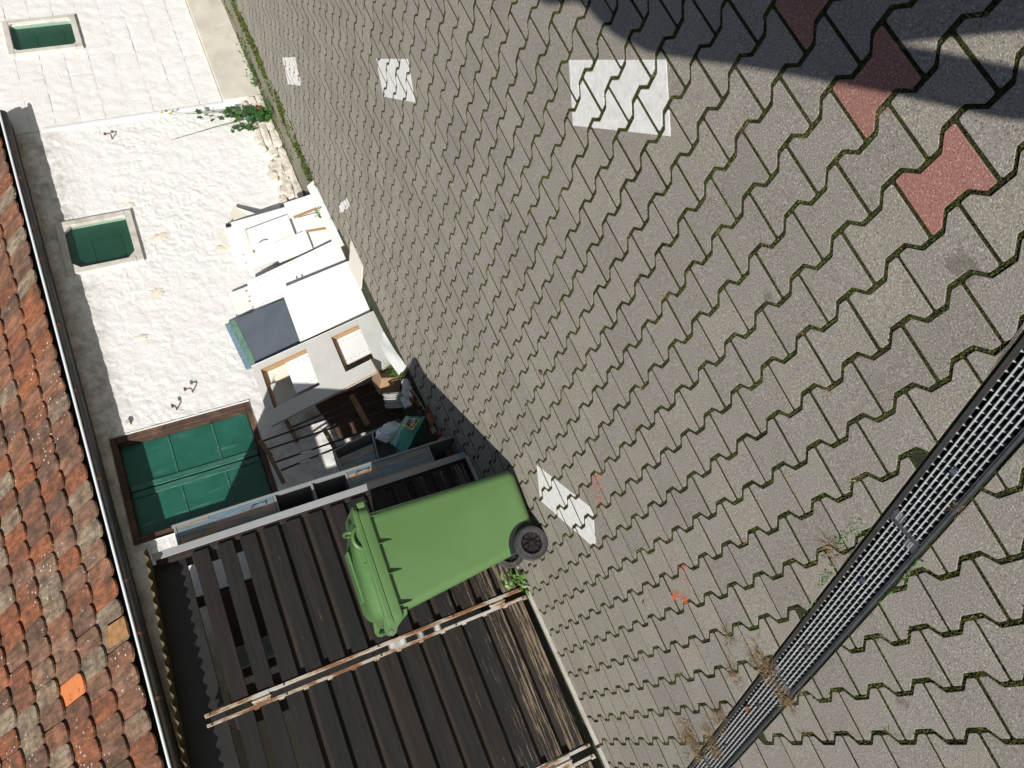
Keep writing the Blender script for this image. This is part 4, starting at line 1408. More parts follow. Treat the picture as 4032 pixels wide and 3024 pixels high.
# drawer front with arched handle
o_, p, nr = board('loose_front', 'white drawer box front with curved metal handle', [L(5.26, .845, .05), L(5.02, .855, .05), L(4.985, .44, .05), L(5.225, .44, .05)], .03, 'melamine_white', 'melamine_cream')
m = MB(); c = inpl(p, .88, .32); pts = [c + V3(.012 * math.sin(math.pi * i / 8) * 0, -.002 - .022 * math.sin(math.pi * i / 8), .055 - .11 * i / 8) for i in range(9)]; m.tube(pts, .005, 8); m.build('handle', 'chrome', o_)
board('white_strip', 'long white drawer side strip above the curved handle front', [L(5.275, .86, .03), L(5.245, .86, .03), L(5.215, .425, .03), L(5.245, .425, .03)], .02, 'melamine_white')
board('cream_strip', 'cream strip at the upper end of the handle front', [L(5.27, .875, .045), L(4.985, .885, .045), L(4.98, .855, .048), L(5.265, .85, .048)], .03, 'melamine_cream', 'melamine_cream')
# two small doors below
board('cupboard_front', 'small square white front below the handle front', [L(4.985, .665, .04), L(4.77, .665, .04), L(4.755, .335, .04), L(4.97, .335, .04)], .036)
o_, p, nr = board('shelf_board', 'white shelf board lowest at the far right of the pile', [L(5.375, .435, .045), L(5.185, .435, .045), L(5.165, .11, .045), L(5.33, .11, .045)], .018)
m = MB(); m.prism([inpl(p, 1, .12), inpl(p, 1, 1), inpl(p, 1.14, 1), inpl(p, 1.14, .12)], nr * .012); m.build('raw_edge_strip', 'chipboard', o_)
o_, p, nr = board('shelf_board', 'white shelf board beside the square front, with a raw wooden edge', [L(5.15, .37, .035), L(4.985, .36, .035), L(4.905, .12, .035), L(5.10, .12, .035)], .018)
m = MB(); m.prism([inpl(p, 1.01, .1), inpl(p, 1.01, 1), inpl(p, 1.14, 1), inpl(p, 1.14, .1)], nr * .012); m.build('raw_edge_strip', 'chipboard', o_)
# long narrow board lying on its edge in front
board('long_board', 'long narrow white board standing on edge along the paving', [(5.33, 6.035, gz(5.3, 6) + .075), (4.46, 5.93, gz(4.5, 6) + .085), (4.46, 5.90, gz(4.5, 5.9) + .003), (5.35, 5.99, gz(5.3, 6) + .003)], .016, 'melamine_white', 'wall_stone')
# tall side panels with peg holes, three deep
Ls = lambda x, z, o=0: V3(x, lerp(6.10, 6.50, (z - .1) / .9) - o, z)
for k_ in range(3)[::-1]:
    dx = -.035 * k_
    o_, p, nr = board('side_panel', ['white side panel with two rows of peg holes, front of a stack of three', 'white side panel second in the stack of three with peg holes', 'white side panel hindmost in the stack of three with peg holes'][k_],
                      [Ls(4.70 + dx, .995 + .012 * k_, .03 - .022 * k_), Ls(4.36 + dx, 1.005 + .012 * k_, .03 - .022 * k_), Ls(4.345 + dx * .2, .11, .03 - .022 * k_), Ls(4.67 + dx * .2, .115, .03 - .022 * k_)], .017, 'melamine_white', 'chipboard' if k_ else 'melamine_white')
    if k_ == 0: holes(o_, p, nr, (.10, .90), 24)
    m = MB()
    for i in range(3):
        c = inpl(p, .14 + .36 * i, -.004); m.tube([c, c + V3(0, 0, .022)], .004, 6)
    m.build('dowel_pins', 'chipboard', o_)
# small white panel on top behind
board('small_panel', 'small white panel standing highest, against the wall beside the slate board', [(4.67, 6.54, 1.18), (4.385, 6.54, 1.17), (4.43, 6.50, .95), (4.68, 6.50, .95)], .018, 'melamine_white', 'melamine_cream')
# slate board with green edge
Lj = lambda x, z, o=0: V3(x, lerp(6.03, 6.49, (z - .1) / 1.15) - o, z)
o_, p, nr = board('slate_board', 'blue grey slate coloured board with a green edge strip at the top', [Lj(4.325, 1.262), Lj(3.80, 1.20), Lj(3.70, .10), Lj(4.24, .10)], .022, 'slate_panel', 'slate_panel', 'board', 'discarded grey boards leaning on the wall')
m = MB(); m.prism([inpl(p, 0, 0) - nr * .004, inpl(p, 1, 0) - nr * .004, inpl(p, 1, .05) - nr * .004, inpl(p, 0, .05) - nr * .004], nr * .003); m.build('edge_strip', 'oxide_green', o_)
board('blue_board', 'thin pale blue board behind the slate board at its upper end', [Lj(4.34, 1.30, -.03), Lj(3.80, 1.245, -.03), Lj(3.78, 1.15, -.03), Lj(4.32, 1.15, -.03)], .012, 'plank_blue', 'plank_blue', 'board', 'discarded grey boards leaning on the wall')
# white board over the slate board
o_, p, nr = board('plain_panel', 'plain white cabinet door resting on the lower half of the slate board', [Lj(4.375, .745, .05), Lj(3.77, .745, .05), Lj(3.735, .105, .05), Lj(4.33, .115, .05)], .019, 'melamine_white', 'chipboard')
for t_ in (.2, .3):
    m = MB(); c = inpl(p, .015, t_ * .8) ; m.bbox(c + V3(.012, -.012, .0), (.03, .012, .012), .002); m.build('hinge_cup', 'chrome', o_)
# open carcass with two openings
P00, P10, P11, P01 = V3(3.745, 6.40, 1.20), V3(3.12, 6.40, 1.20), V3(3.09, 5.80, .092), V3(3.68, 5.90, .10)
cr = thing('cabinet_carcass', 'open grey white cabinet carcass with two square openings leaning on the wall', 'cabinet', (3.4, 5.9, .1))
pc = [P00, P10, P11, P01]
nc_ = (P10 - P00).cross(P01 - P00).normalized()
if nc_.dot(cam.location - P00) > 0: nc_ = -nc_
def cpl(s, t_, d=0): return inpl(pc, s, t_) + nc_ * d
def cslab(name, s0, s1, t0, t1_, d0, d1, mat, parent=cr):
    m = MB(); m.prism([cpl(s0, t0, d0), cpl(s1, t0, d0), cpl(s1, t1_, d0), cpl(s0, t1_, d0)], nc_ * (d1 - d0), 0, 1)
    return m.build(name, mat, parent)
S0, S1 = .105, .765
for nm, a in (('front_rail', (0, 1, 0, .06)), ('front_rail', (0, 1, .43, .635)), ('front_rail', (0, 1, .855, 1)), ('stile', (0, S0, .0605, .4295)), ('stile', (S1, 1, .0605, .4295)), ('stile', (0, S0, .6355, .8545)), ('stile', (S1, 1, .6355, .8545))):
    cslab(nm, *a, 0, .018, ['carcass_grey', 'chipboard'])
for (t0, t1_) in ((.06, .43), (.635, .855)):
    cslab('reveal', S0, S0 + .012, t0, t1_, .0185, .075, ['chipboard', 'chipboard'])
    cslab('reveal', S1 - .012, S1, t0, t1_, .0185, .075, ['chipboard', 'chipboard'])
    cslab('reveal', S0, S1, t0, t0 + .008, .0185, .075, ['brown_board', 'chipboard'])
o_ = cslab('inner_shelf', S0 + .02, S1 - .10, .235, .425, .055, .068, ['melamine_white', 'chipboard'])
holes(o_, [cpl(S0 + .02, .235, .055), cpl(S1 - .10, .235, .055), cpl(S1 - .10, .425, .055), cpl(S0 + .02, .425, .055)], nc_, (.12, .85), 5, .12, .9)
o_ = cslab('inner_shelf', S0 + .02, S1 - .16, .645, .85, .060, .073, ['melamine_white', 'chipboard'])
holes(o_, [cpl(S0 + .02, .645, .06), cpl(S1 - .16, .645, .06), cpl(S1 - .16, .85, .06), cpl(S0 + .02, .85, .06)], nc_, (.15, .85), 6, .08, .95)
cslab('inner_board', S0 + .02, S0 + .22, .065, .24, .07, .085, ['melamine_cream', 'chipboard'])
cslab('side_board', -.012, 0, 0, 1, .0, .12, ['melamine_white', 'chipboard'])
# torn lining sheet at the lower left of the carcass
m = MB(); e = [cpl(1.005, .0, .01), cpl(1.012, .35, .008), cpl(1.02, .7, .006), cpl(1.01, 1.0, .004)]
m.prism(e + [cpl(1.0, 1.0, .02), cpl(1.0, .0, .02)], nc_ * .004); m.build('torn_lining', 'melamine_cream', cr)
# plaster slab and curled sheet on the ground in front
m = MB(); zf = gz(4.2, 5.9)
m.prism([(4.25, 5.60, zf + .002), (3.95, 5.59, zf - .002), (3.94, 5.90, zf + .010), (4.26, 5.99, zf + .014)], (.0, .0, .012))
tag(m.build('plaster_slab', 'melamine_cream'), 'cream plasterboard offcut lying at the foot of the white boards', 'board')
m = MB(); vs = []; 
for i in range(9):
    f_ = i / 8; x = lerp(3.42, 2.92, f_); y = lerp(5.84, 5.64, f_)
    for k in range(5):
        h = .02 * k; vs.append((x + .006 * math.sin(k * 2 + i), y + .012 * math.sin(f_ * 5 + k * .8) + .02 * k, gz(x, y) + .004 + h * (1 - .5 * abs(f_ - .5))))
m.add(vs, [(i * 5 + k, i * 5 + 5 + k, i * 5 + 6 + k, i * 5 + 1 + k) for i in range(8) for k in range(4)])
tag(m.build('curled_sheet', 'melamine_white', smooth=True), 'curled white plastic sheet at the foot of the open carcass', 'sheet')

# ------------------------------------------------------------------ corner between jamb and wall: racks, cabinets, bag
def rack(label, bars, slats):
    root = thing('slat_rack', label, 'rack', (bars[0][0][0], 6.3, .1), 'old racks with black bars')
    for a, b in bars:
        m = MB(); m.tube([a, b], .0085, 8); m.build('bar', 'rack_bar', root, smooth=True)
    for a, b, wd in slats:
        a, b = Vector(a), Vector(b); d = (b - a).normalized()
        up = V3(0, .25, 1).normalized(); side = d.cross(up).normalized(); up = side.cross(d)
        R_ = Matrix((d, side, up)).transposed()
        m = MB(); m.bbox((a + b) / 2, ((b - a).length, .018, wd), .004, R_); m.build('slat', 'rack_wood', root)
    return root
rack('taller rack of black bars and brown slats leaning beside the hatch', [((3.03, 6.10, .22), (3.10, 6.50, 1.06)), ((2.93, 6.10, .25), (3.07, 6.53, 1.29)), ((2.82, 6.10, .30), (2.98, 6.53, 1.28))],
     [((3.29, 6.45, 1.08), (2.93, 6.45, 1.03), .035), ((3.08, 6.16, .50), (2.76, 6.16, .46), .05), ((3.08, 6.52, 1.32), (2.90, 6.52, 1.27), .04), ((3.08, 6.08, .22), (2.82, 6.08, .19), .05)])
rack('shorter rack of black bars with a yellow tipped slat, beside the tall rack', [((2.66, 6.02, .34), (2.83, 6.50, 1.25)), ((2.60, 5.98, .46), (2.72, 6.45, 1.23))],
     [((2.90, 6.28, .80), (2.63, 6.28, .76), .04), ((2.90, 6.5, 1.28), (2.62, 6.5, 1.24), .035)])
m = MB(); m.tube([(2.80, 6.26, .80), (2.80, 6.235, .80)], .012, 10); tag(m.build('yellow_cap', 'bag_yellow'), 'small yellow plastic cap on the slat of the shorter rack', 'cap')
m = MB(); m.prism([(3.30, 6.44, .12), (2.88, 6.44, .10), (2.86, 6.52, .66), (3.28, 6.52, .78)], (0, .02, 0)); tag(m.build('brown_board', 'brown_board'), 'dark brown board behind the racks against the wall', 'board')
# tall narrow cabinet beside the jamb
tc = thing('tall_cabinet', 'tall narrow grey cabinet with striped wood fronts beside the gate jamb', 'cabinet', (1.99, 5.4, .07))
cx0, cx1, cy0, cy1, cz0, cz1 = 1.897, 2.068, 5.235, 5.62, .075, 2.045
def tb(name, x0, x1, y0, y1, z0, z1, mat, parent=tc, bev=.0015):
    m = MB(); m.bbox(((x0 + x1) / 2, (y0 + y1) / 2, (z0 + z1) / 2), (x1 - x0, y1 - y0, z1 - z0), bev); return m.build(name, mat, parent)
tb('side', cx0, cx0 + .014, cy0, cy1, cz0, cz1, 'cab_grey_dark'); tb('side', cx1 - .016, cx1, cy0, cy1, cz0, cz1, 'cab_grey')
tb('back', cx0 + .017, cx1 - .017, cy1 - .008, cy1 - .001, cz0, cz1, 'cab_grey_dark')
for zz in (cz1 - .016, 1.385, 1.13, .885, .275):
    tb('shelf', cx0 + .0165, cx1 - .0165, cy0 + .004, cy1 - .009, zz - .008, zz + .008, 'cab_grey')
def striped(parent, p, nrm, n, seed, th=.012):
    """front made of strips that run along the long side of quad p (0-1 short side, 0-3 long side)"""
    names = ['plank_blue', 'plank_greige', 'plank_grey', 'plank_tan', 'plank_pink', 'plank_blue', 'plank_tan', 'plank_teal', 'plank_greige', 'plank_blue']
    rr = random.Random(seed)
    for i in range(n):
        s0, s1 = i / n + .003, (i + 1) / n - .003
        cuts = [0, rr.uniform(.25, .75), 1]
        for j in range(2):
            t0, t1_ = cuts[j] + .002, cuts[j + 1] - .002
            m = MB(); off = nrm * rr.uniform(-.0015, .0015)
            q = [inpl(p, s0, t0) + off, inpl(p, s1, t0) + off, inpl(p, s1, t1_) + off, inpl(p, s0, t1_) + off]
            m.prism(q, nrm * th); m.build('strip', names[(i * 3 + j * 2 + seed) % len(names)], parent)
def front(x0, x1, z0, z1, y, seed, parent=tc):
    p = [V3(x0, y, z1), V3(x1, y, z1), V3(x1, y, z0), V3(x0, y, z0)]
    m = MB(); m.prism([q + V3(0, .0135, 0) for q in p], (0, .006, 0)); f_ = m.build('striped_front', 'cab_grey_dark', parent)
    striped(f_, p, V3(0, 1, 0), 6, seed)
    return f_
f1 = front(cx0 + .018, cx1 - .018, 1.395, cz1 - .026, cy0 + .004, 3)
f2 = front(cx0 + .018, cx1 - .018, .285, .875, cy0 + .004, 4)
for f_, zz in ((f1, 1.50), (f2, .78)):
    m = MB(); m.tube([(cx0 + .11, cy0 + .004, zz + .05), (cx0 + .11, cy0 - .014, zz + .045), (cx0 + .11, cy0 - .014, zz - .045), (cx0 + .11, cy0 + .004, zz - .05)], .004, 8); m.build('handle', 'chrome', f_)
# lower cabinet tilted over, striped inside
lc2 = thing('tilted_cabinet', 'small grey cabinet tipped over beside the tall one, striped front inside', 'cabinet', (2.4, 5.8, .3))
Q = [V3(2.48, 5.80, .855), V3(2.27, 5.78, .835), V3(2.255, 5.74, .39), V3(2.55, 5.76, .325)]
nq = (Q[1] - Q[0]).cross(Q[3] - Q[0]).normalized()
if nq.dot(cam.location - Q[0]) > 0: nq = -nq
def ql(s, t_, d=0): return inpl(Q, s, t_) + nq * d
def qslab(nm, s0, s1, t0, t1_, d0, d1, mat):
    m = MB(); m.prism([ql(s0, t0, d0), ql(s1, t0, d0), ql(s1, t1_, d0), ql(s0, t1_, d0)], nq * (d1 - d0)); return m.build(nm, mat, lc2)
qslab('side', 0, .05, 0, 1, 0, .22, 'cab_grey'); qslab('side', .95, 1, 0, 1, 0, .22, 'cab_grey')
qslab('shelf', .051, .949, 0, .03, 0, .22, 'cab_grey'); qslab('shelf', .051, .949, .62, .65, 0, .2, 'cab_grey'); qslab('shelf', .051, .949, .97, 1, 0, .2, 'cab_grey')
qslab('back', .051, .949, .031, .969, .2, .21, 'cab_grey_dark')
sf = qslab('striped_front', .33, .945, .04, .61, .044, .05, 'cab_grey_dark')
striped(sf, [ql(.33, .04, .03), ql(.945, .04, .03), ql(.945, .61, .03), ql(.33, .61, .03)], nq, 7, 8)

# carrier bag
bagr = thing('carrier_bag', 'full green carrier bag with a blue and yellow logo in the shade', 'bag', (2.38, 5.55, .12))
A = [V3(2.335, 5.60, .515), V3(2.47, 5.62, .475), V3(2.40, 5.52, .14), V3(2.215, 5.47, .40)]
def bagq(u, v): 
    p = A[0].lerp(A[1], u).lerp(A[3].lerp(A[2], u), v); return p
A = [V3(2.50, 5.62, .255), V3(2.40, 5.52, .135), V3(2.13, 5.44, .40), V3(2.30, 5.58, .455)]
nA = (A[1] - A[0]).cross(A[3] - A[0]).normalized()
if nA.dot(cam.location - A[0]) < 0: nA = -nA
m = MB(); N = 12; vs = []
for i in range(N + 1):
    for j in range(N + 1):
        u, v = i / N, j / N
        b = .05 * math.sin(math.pi * u) * math.sin(math.pi * v) + .010 * noise.noise(Vector((u * 6, v * 6, 2))) + .006 * noise.noise(Vector((u * 17, v * 13, 5)))
        vs.append(bagq(u, v) + nA * b)
m.add(vs, [(i * (N + 1) + j, (i + 1) * (N + 1) + j, (i + 1) * (N + 1) + j + 1, i * (N + 1) + j + 1) for i in range(N) for j in range(N)])
front_ring = [i * (N + 1) for i in range(N + 1)] + [N * (N + 1) + j for j in range(1, N + 1)] + [i * (N + 1) + N for i in range(N)][::-1] + [j for j in range(1, N)][::-1]
base = len(m.v); back = []
for q in front_ring: back.append((Vector(m.v[q]) - bagq(.5, .5)) * .72 + bagq(.5, .5) - nA * .10 + V3(.015, .03, .0))
m.add(back, [tuple(range(len(back)))])
L_ = len(front_ring)
for i in range(L_):
    m.f.append((front_ring[i], front_ring[(i + 1) % L_], base + (i + 1) % L_, base + i)); m.mi.append(0)
m.build('bag_body', 'bag_green', bagr, smooth=True)
# pale printed panel and logo, following the front
def bagpatch(u0, u1, v0, v1, off):
    mb = MB(); n_ = 6; vs = []
    for i in range(n_ + 1):
        for j in range(n_ + 1):
            u, v = lerp(u0, u1, i / n_), lerp(v0, v1, j / n_)
            b = .05 * math.sin(math.pi * u) * math.sin(math.pi * v) + .010 * noise.noise(Vector((u * 6, v * 6, 2))) + .006 * noise.noise(Vector((u * 17, v * 13, 5)))
            vs.append(bagq(u, v) + nA * (b + off))
    mb.add(vs, [(i * (n_ + 1) + j, (i + 1) * (n_ + 1) + j, (i + 1) * (n_ + 1) + j + 1, i * (n_ + 1) + j + 1) for i in range(n_) for j in range(n_)])
    return mb
bagpatch(.40, .86, .12, .46, .0025).build('logo_border', 'bag_yellow', bagr, smooth=True)
bagpatch(.44, .82, .15, .43, .0045).build('logo_field', 'bag_navy', bagr, smooth=True)
uA = (bagq(.5, .43) - bagq(.5, .15)).normalized() * -1
vA = (bagq(.44, .3) - bagq(.82, .3)).normalized()
def bagsurf(u, v, off):
    b = .05 * math.sin(math.pi * u) * math.sin(math.pi * v)
    return bagq(u, v) + nA * (b + off)
lw = MB(); text_geo(lw, 'ALDI', .040, bagsurf(.745, .29, .014), uA if uA.x > 0 else -uA, vA if vA.z > 0 else -vA, nA)
lw.build('logo_letters', 'bag_white', bagr)
lw = MB()
cc = bagsurf(.57, .29, .012); ux_, uy_ = (uA if uA.x > 0 else -uA), (vA if vA.z > 0 else -vA)
for k, wdt in ((-.016, .005), (-.002, .006), (.012, .007)):
    lw.prism([cc + ux_ * (k - .016) + uy_ * -.018, cc + ux_ * (k - .016 + wdt) + uy_ * -.018, cc + ux_ * (k + .006 + wdt) + uy_ * .02, cc + ux_ * (k + .008) + uy_ * .02], nA * .001)
lw.build('logo_mark', 'plank_blue', bagr)
# clear sack with blue print behind the bag
m = MB(); vs = []
bm = bmesh.new(); bmesh.ops.create_icosphere(bm, subdivisions=3, radius=1)
for v in bm.verts:
    q = v.co; d = 1 + .35 * noise.noise(q * 2.4) + .26 * abs(noise.noise(q * 5)) + .1 * noise.noise(q * 11)
    vs.append((2.425 + q.x * .07 * d, 5.66 + q.y * .05 * d, .40 + q.z * .105 * d))
bm.verts.index_update(); m.add(vs, [tuple(v.index for v in f.verts) for f in bm.faces]); bm.free()
tag(m.build('plastic_sack', 'bag_pale', smooth=True), 'crumpled pale blue plastic sack behind the green carrier bag', 'sack')
# hose coil
m = MB()
for k in range(7):
    c = V3(2.745 + .012 * k - .03, 5.86 - .015 * k, .235); pts = []
    R1 = .085 + .004 * math.sin(k * 2.3)
    for i in range(25):
        a = 2 * math.pi * i / 24
        pts.append(c + V3(.35 * R1 * math.cos(a) + .02 * math.sin(a), .45 * R1 * math.cos(a), R1 * math.sin(a)))
    m.tube(pts, .0075, 6, cap=False)
tag(m.build('hose_coil', 'hose_grey', smooth=True), 'coil of grey corrugated hose behind the green bag', 'hose')
# cardboard box and earthy junk
m = MB(); Rb = Matrix.Rotation(.5, 3, 'Z') @ Matrix.Rotation(.25, 3, 'X')
m.bbox((3.05, 6.0, .20), (.22, .16, .18), .004, Rb); m.prism([V3(3.05, 6.0, .20) + Rb @ V3(*q) for q in ((-.11, -.08, .09), (.11, -.08, .09), (.13, -.15, .12), (-.10, -.16, .13))], (0, .002, .003))
tag(m.build('cardboard_box', 'cardboard'), 'brown cardboard box behind the grass tuft', 'box')
rr = random.Random(21)
for i in range(15):
    x = rr.uniform(2.0, 2.75); y = 5.50 + (x - 1.93) * .13 + rr.uniform(-.05, .25)
    s = rr.uniform(.03, .085)
    m = MB(); m.add(*chunk((x, y, gz(x, y) + s * .28), (s, s * rr.uniform(.5, 1), s * rr.uniform(.4, .8)), rr.random() * 999, .35))
    tag(m.build('rubble_lump', ['rubble', 'rubble_red', 'brown_board'][i % 3]), ['pale lump of rubble in the shaded corner by the tall cabinet', 'reddish lump of brick rubble in the shaded corner by the tall cabinet', 'dark lump of rubbish in the shaded corner by the tall cabinet'][i % 3], 'rubble', 'rubble in the shaded corner')
m = MB()
for k in range(3):
    c = V3(2.78 - .06 * k, 5.68 + .02 * k, .14 + .02 * k); m.add(*chunk(c, (.09, .06, .06), 60 + k, .6))
tag(m.build('plastic_film', 'film_clear', smooth=True), 'crumpled clear plastic film beside the hose coil', 'film')
m = MB(); pts = [V3(2.86, 5.70, .11), V3(2.75, 5.66, .12), V3(2.62, 5.64, .10), V3(2.45, 5.60, .095), V3(2.30, 5.57, .09)]
m.tube(pts, .004, 6); tag(m.build('cable', 'hose_grey'), 'thin grey cable lying along the edge of the paving in the shade', 'cable')

# ------------------------------------------------------------------ plants
def leaf_fan(mb, c, d, L, wd, nrm, lobes=False):
    """one leaf at c pointing along d"""
    d = Vector(d).normalized(); nrm = Vector(nrm).normalized()
    s = d.cross(nrm).normalized(); nn = s.cross(d)
    if lobes:
        pts = [(0, 0), (.15, .42), (.38, .30), (.52, .62), (.66, .22), (1, 0), (.66, -.22), (.52, -.62), (.38, -.30), (.15, -.42)]
    else:
        pts = [(0, 0), (.25, .32), (.55, .42), (.82, .22), (1, 0), (.82, -.22), (.55, -.42), (.25, -.32)]
    c = Vector(c)
    vs = [c + d * L * a + s * wd * b + nn * (-.12 * L * a * a + .10 * wd * abs(b)) for a, b in pts]
    ctr = c + d * L * .5
    mb.add([ctr] + vs, [(0, 1 + i, 1 + (i + 1) % len(vs)) for i in range(len(vs))])
def plant(name, label, cat, base, stems, nleaf, L, wd, matl, spread, lobes=False, group=None, nrm=(0, -1, .3)):
    root = thing(name, label, cat, base, group)
    st = MB(); lf = MB(); base = Vector(base)
    for tip in stems:
        tip = Vector(tip); mid = base.lerp(tip, .5) + V3(random.uniform(-.02, .02), random.uniform(-.03, 0), random.uniform(0, .03))
        pts = [base + V3(random.uniform(-.01, .01), 0, -.01), base.lerp(mid, .6), mid, mid.lerp(tip, .6), tip]
        st.tube(pts, [.004, .0035, .003, .002, .0012], 5)
        for i in range(nleaf):
            f_ = random.uniform(.12, 1.0)
            k = min(3, int(f_ * 4)); p = pts[k].lerp(pts[k + 1], f_ * 4 - k)
            a = random.random() * 6.28
            d = V3(math.cos(a), -.25 - .3 * random.random(), math.sin(a) * .8 + .15)
            q = p + V3(random.uniform(-1, 1), random.uniform(-1, .2), random.uniform(-1, 1)) * spread
            sc_l = random.uniform(.55, 1.15)
            leaf_fan(lf, q, d, L * sc_l, wd * sc_l, V3(*nrm) + V3(random.uniform(-.6, .6), random.uniform(-.3, .3), random.uniform(-.5, .5)), lobes)
    st.build('stem', 'stem', root)
    lf.build('foliage', matl, root)
    return root
plant('ivy', 'ivy with lobed leaves climbing the wall at the joint of the two buildings', 'ivy', (6.83, 6.50, .17),
      [(6.90, 6.52, .64), (6.70, 6.53, .58), (6.95, 6.53, .55), (6.66, 6.53, .44), (6.93, 6.52, .90), (6.85, 6.50, .34), (6.76, 6.50, .28)], 13, .085, .075, 'leaf_ivy', .045, True)
fl = plant('flowering_weed', 'thin weed stalk with yellow flowers reaching up beside the ivy', 'weed', (6.86, 6.5, .2), [(7.10, 6.53, 1.24), (7.08, 6.53, 1.17)], 5, .05, .02, 'leaf_light', .015)
m = MB()
for c in ((7.115, 6.52, 1.25), (7.085, 6.52, 1.175)):
    for k in range(9):
        a = 2 * math.pi * k / 9; leaf_fan(m, c, (math.cos(a), -.3, math.sin(a)), .020, .010, (0, -1, 0))
m.build('flower_head', 'flower', fl)
plant('dry_stalk', 'bare thin weed stalk leaning across the white wall below the ivy', 'weed', (6.82, 6.5, .3), [(6.72, 6.54, 1.26)], 4, .025, .012, 'stem', .01)
plant('weed', 'leafy green weeds along the wall foot left of the ivy', 'weed', (7.25, 6.42, .165), [(7.42 + .1 * i, 6.38 + random.uniform(-.08, .1), .26 + random.uniform(-.06, .05)) for i in range(-3, 6)], 12, .05, .022, 'leaf_green', .03, nrm=(0, -.6, 1))
plant('weed', 'low weeds with thin leaves at the foot of the ivy', 'weed', (6.72, 6.36, .16), [(6.5 + .1 * i, 6.32 + random.uniform(-.1, .08), .21 + random.uniform(-.02, .05)) for i in range(6)], 12, .05, .016, 'leaf_green', .03, nrm=(0, -.6, 1))
plant('seedling', 'small green weed growing against the white shelf boards', 'weed', (4.93, 6.02, .13), [(4.97, 6.0, .23), (4.90, 5.98, .22), (4.86, 6.0, .19)], 10, .045, .018, 'leaf_light', .012)
plant('seedling', 'tiny weed at the far end of the long narrow board', 'weed', (5.14, 6.05, .13), [(5.17, 6.02, .19), (5.08, 6.0, .18)], 9, .03, .012, 'leaf_green', .012)
plant('shrub', 'young pale green shrub at the gate sill beside the bin wheel', 'shrub', (.87, 5.09, .05), [(.94, 5.05, .22), (.86, 5.02, .19), (.98, 5.04, .13), (.80, 5.05, .11), (.90, 4.98, .12)], 9, .052, .022, 'leaf_light', .014, nrm=(0, -.7, .7))
gr = MB()
for _ in range(34):
    b0 = V3(3.02 + random.uniform(-.06, .08), 5.83 + random.uniform(-.05, .05), .09)
    a = random.uniform(-2.6, -.2); L = random.uniform(.16, .34)
    d = V3(math.cos(a), math.sin(a) * .6, 0); s = V3(-d.y, d.x, 0).normalized() * .004
    pr = []
    for i in range(6):
        f_ = i / 5; pr.append(b0 + V3(0, 0, 1) * L * (f_ - .45 * f_ * f_ * 1.1) * .9 + d * L * .55 * f_ * f_)
    for i in range(5):
        w0, w1 = 1 - i / 5, 1 - (i + 1) / 5 + .02
        gr.add([pr[i] - s * w0, pr[i] + s * w0, pr[i + 1] + s * w1, pr[i + 1] - s * w1], [(0, 1, 2, 3)])
tag(gr.build('grass_tuft', 'leaf_light'), 'tuft of long green grass at the foot of the open carcass', 'grass')
m = MB()
for _ in range(30):
    leaf_fan(m, (3.0 + random.uniform(-.1, .12), 5.80 + random.uniform(-.07, .07), .10 + random.uniform(0, .05)), (random.uniform(-1, 1), random.uniform(-1, 1), random.uniform(-.2, .8)), random.uniform(.03, .06), .025, (0, 0, 1))
tag(m.build('dead_leaves', 'dead_leaf'), 'brown dead leaves round the grass tuft', 'leaves', kind='stuff')
# moss film on the concrete strip and grass along the joint at the wall
m = MB()
for _ in range(5200):
    x = random.uniform(4.9, 9.4); y = random.choice((6.02, 6.5, 6.55, 6.1)) + random.gauss(0, .055)
    if noise.noise(Vector((x * 1.7, y * 3, 0))) < -.12: continue
    r_ = random.uniform(.006, .017); c = V3(x, min(6.58, y), gz(x, y) + .004)
    m.add([c + Vector(q) * r_ for q in OCT], OF)
tag(m.build('wall_foot_moss', 'moss'), 'moss growing along the foot of the white wall', 'moss', kind='stuff')
gg = MB()
for _ in range(170):
    x = random.uniform(4.6, 8.6); y = 6.02 + random.gauss(0, .05) - (.0 if x > 4.8 else .1)
    tuft(gg, (x, y, gz(x, y)), 7, random.uniform(.02, .06), .03, V3(0, 0, 1), .002)
tag(gg.build('joint_grass', 'leaf_green'), 'short grass in the joint where the paving meets the wall foot', 'grass', kind='stuff')
# dry grass clumps at the drain
def dry_clump(x, y, n, h, sp, k):
    for _ in range(k):
        tuft(dry, V3(x + random.gauss(0, sp), y + random.gauss(0, sp), gz(x, y) - .006), n, h, .05, NG, .0014)
for (x, y, k, sp) in ((-.10, 2.80, 16, .03), (-.30, 3.75, 26, .05), (-.25, 2.79, 9, .02), (-.25, 3.40, 8, .03), (-.33, 3.55, 14, .03), (.02, 2.95, 3, .01), (-.12, 3.05, 6, .03), (.10, 2.1, 4, .02)):
    dry_clump(x, y, 13, .022, sp, k)
tag(dry.build('dry_grass', 'dry_grass'), 'dry straw coloured grass in the paving joints and along the drain', 'grass', kind='stuff')
mm = MB()
for (x, y, n, sp) in ((-.045, 2.01, 260, .03), (-.02, 1.86, 120, .018), (-.17, 2.55, 120, .025), (.13, 1.98, 120, .02), (-.02, 2.35, 90, .018), (.05, 2.2, 80, .016), (.33, 1.05, 120, .02)):
    for _ in range(n):
        q = dpt(0, 0); a = random.gauss(0, sp); b = random.gauss(0, sp * .45)
        c = V3(x, y, 0) + DD * a * 1.8 + DN * b
        d_ = (c - DA).dot(DN)
        if -.006 < d_ < DW + .006: continue
        c.z = gz(c.x, c.y) - .004; r_ = random.uniform(.004, .009)
        mm.add([c + Vector(q2) * r_ for q2 in OCT], OF)
tag(mm.build('drain_moss', 'leaf_green'), 'bright green moss cushions beside the drain', 'moss', kind='stuff')
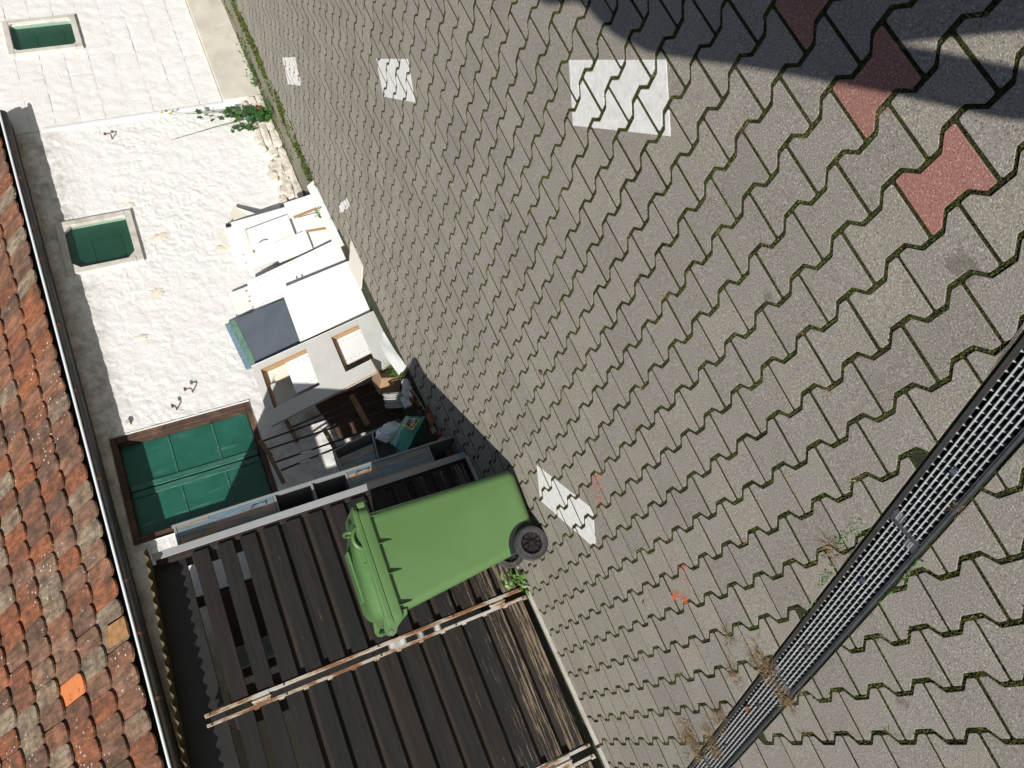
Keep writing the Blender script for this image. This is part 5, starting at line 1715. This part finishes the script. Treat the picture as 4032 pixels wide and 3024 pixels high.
# brick dust and crumbs
m = MB()
for (x, y, n, sx, sy) in ((.885, 3.36, 90, .02, .05), (.83, 3.46, 50, .03, .04), (.385, 3.02, 130, .05, .03), (.255, 3.215, 120, .010, .035), (.222, 3.135, 70, .010, .02), (.05, 3.3, 20, .05, .1), (.6, 3.2, 25, .2, .2), (1.3, 3.2, 14, .4, .4), (-.1, 2.9, 12, .08, .2)):
    for _ in range(n):
        c = V3(x + random.gauss(0, sx), y + random.gauss(0, sy), 0); c.z = gz(c.x, c.y) - .001; r_ = random.uniform(.0015, .0055)
        a = random.random() * 6.28
        m.add([c + V3((q[0] * math.cos(a) - q[1] * math.sin(a)) * r_ * random.uniform(.5, 1.3), (q[0] * math.sin(a) + q[1] * math.cos(a)) * r_, q[2] * r_ * .6) for q in OCT], OF)
tag(m.build('brick_crumbs', 'brick_dust'), 'orange red brick dust and crumbs scattered on the paving', 'brick dust', kind='stuff')
tag(leaf_obj((.30, 3.52, gz(.3, 3.5) + .006), .045, .012, 1.9, NG, 'dry_grass'), 'pale dry leaf lying on the paving near the sill strip', 'leaf')
tag(leaf_obj((1.50, 3.35, gz(1.5, 3.3) + .008), .06, .02, .8, NG, 'dead_leaf'), 'dark shrivelled leaf standing up from a paving joint', 'leaf')

# ------------------------------------------------------------------ the person taking the picture (behind the camera; only the shadow is in view)
def person():
    me = bpy.data.meshes.new('person')
    f_ = V3(.406, .914, 0); s = V3(.914, -.406, 0)      # facing, right hand side
    b = V3(-.135, -.155, 0)
    def P(fw, rt, z): return b + f_ * fw + s * rt + V3(0, 0, z)
    J = [(P(-.04, 0, .98), .23), (P(-.03, 0, 1.20), .21), (P(0, 0, 1.45), .16), (P(.0, 0, 1.56), .06), (P(-.02, 0, 1.67), .09), (P(-.02, 0, 1.77), .085),
         (P(0, -.19, 1.43), .07), (P(.0, -.24, 1.15), .06), (P(.0, -.30, .90), .055), (P(.0, -.36, .72), .05),
         (P(0, .19, 1.43), .06), (P(.02, .28, 1.18), .05), (P(.07, .20, 1.42), .035), (P(.08, .16, 1.52), .035),
         (P(0, -.10, .80), .13), (P(0, -.11, .50), .07), (P(0, -.11, .09), .045), (P(.14, -.12, .05), .035),
         (P(0, .10, .80), .13), (P(0, .11, .50), .07), (P(0, .11, .09), .045), (P(.14, .12, .05), .035)]
    E_ = [(0, 1), (1, 2), (2, 3), (3, 4), (4, 5), (2, 6), (6, 7), (7, 8), (8, 9), (2, 10), (10, 11), (11, 12), (12, 13), (0, 14), (14, 15), (15, 16), (16, 17), (0, 18), (18, 19), (19, 20), (20, 21)]
    me.from_pydata([tuple(p - b) for p, r in J], E_, [])
    o = bpy.data.objects.new('person', me); col.objects.link(o); o.location = b
    md = o.modifiers.new('skin', 'SKIN')
    for sv, (p, r) in zip(me.skin_vertices[0].data, J): sv.radius = (r, r)
    me.skin_vertices[0].data[0].use_root = True
    o.modifiers.new('sub', 'SUBSURF').levels = 2
    me.materials.append(MAT['jacket'])
    return tag(o, 'person in dark clothes standing behind the viewpoint, seen only as a shadow', 'person')
person()
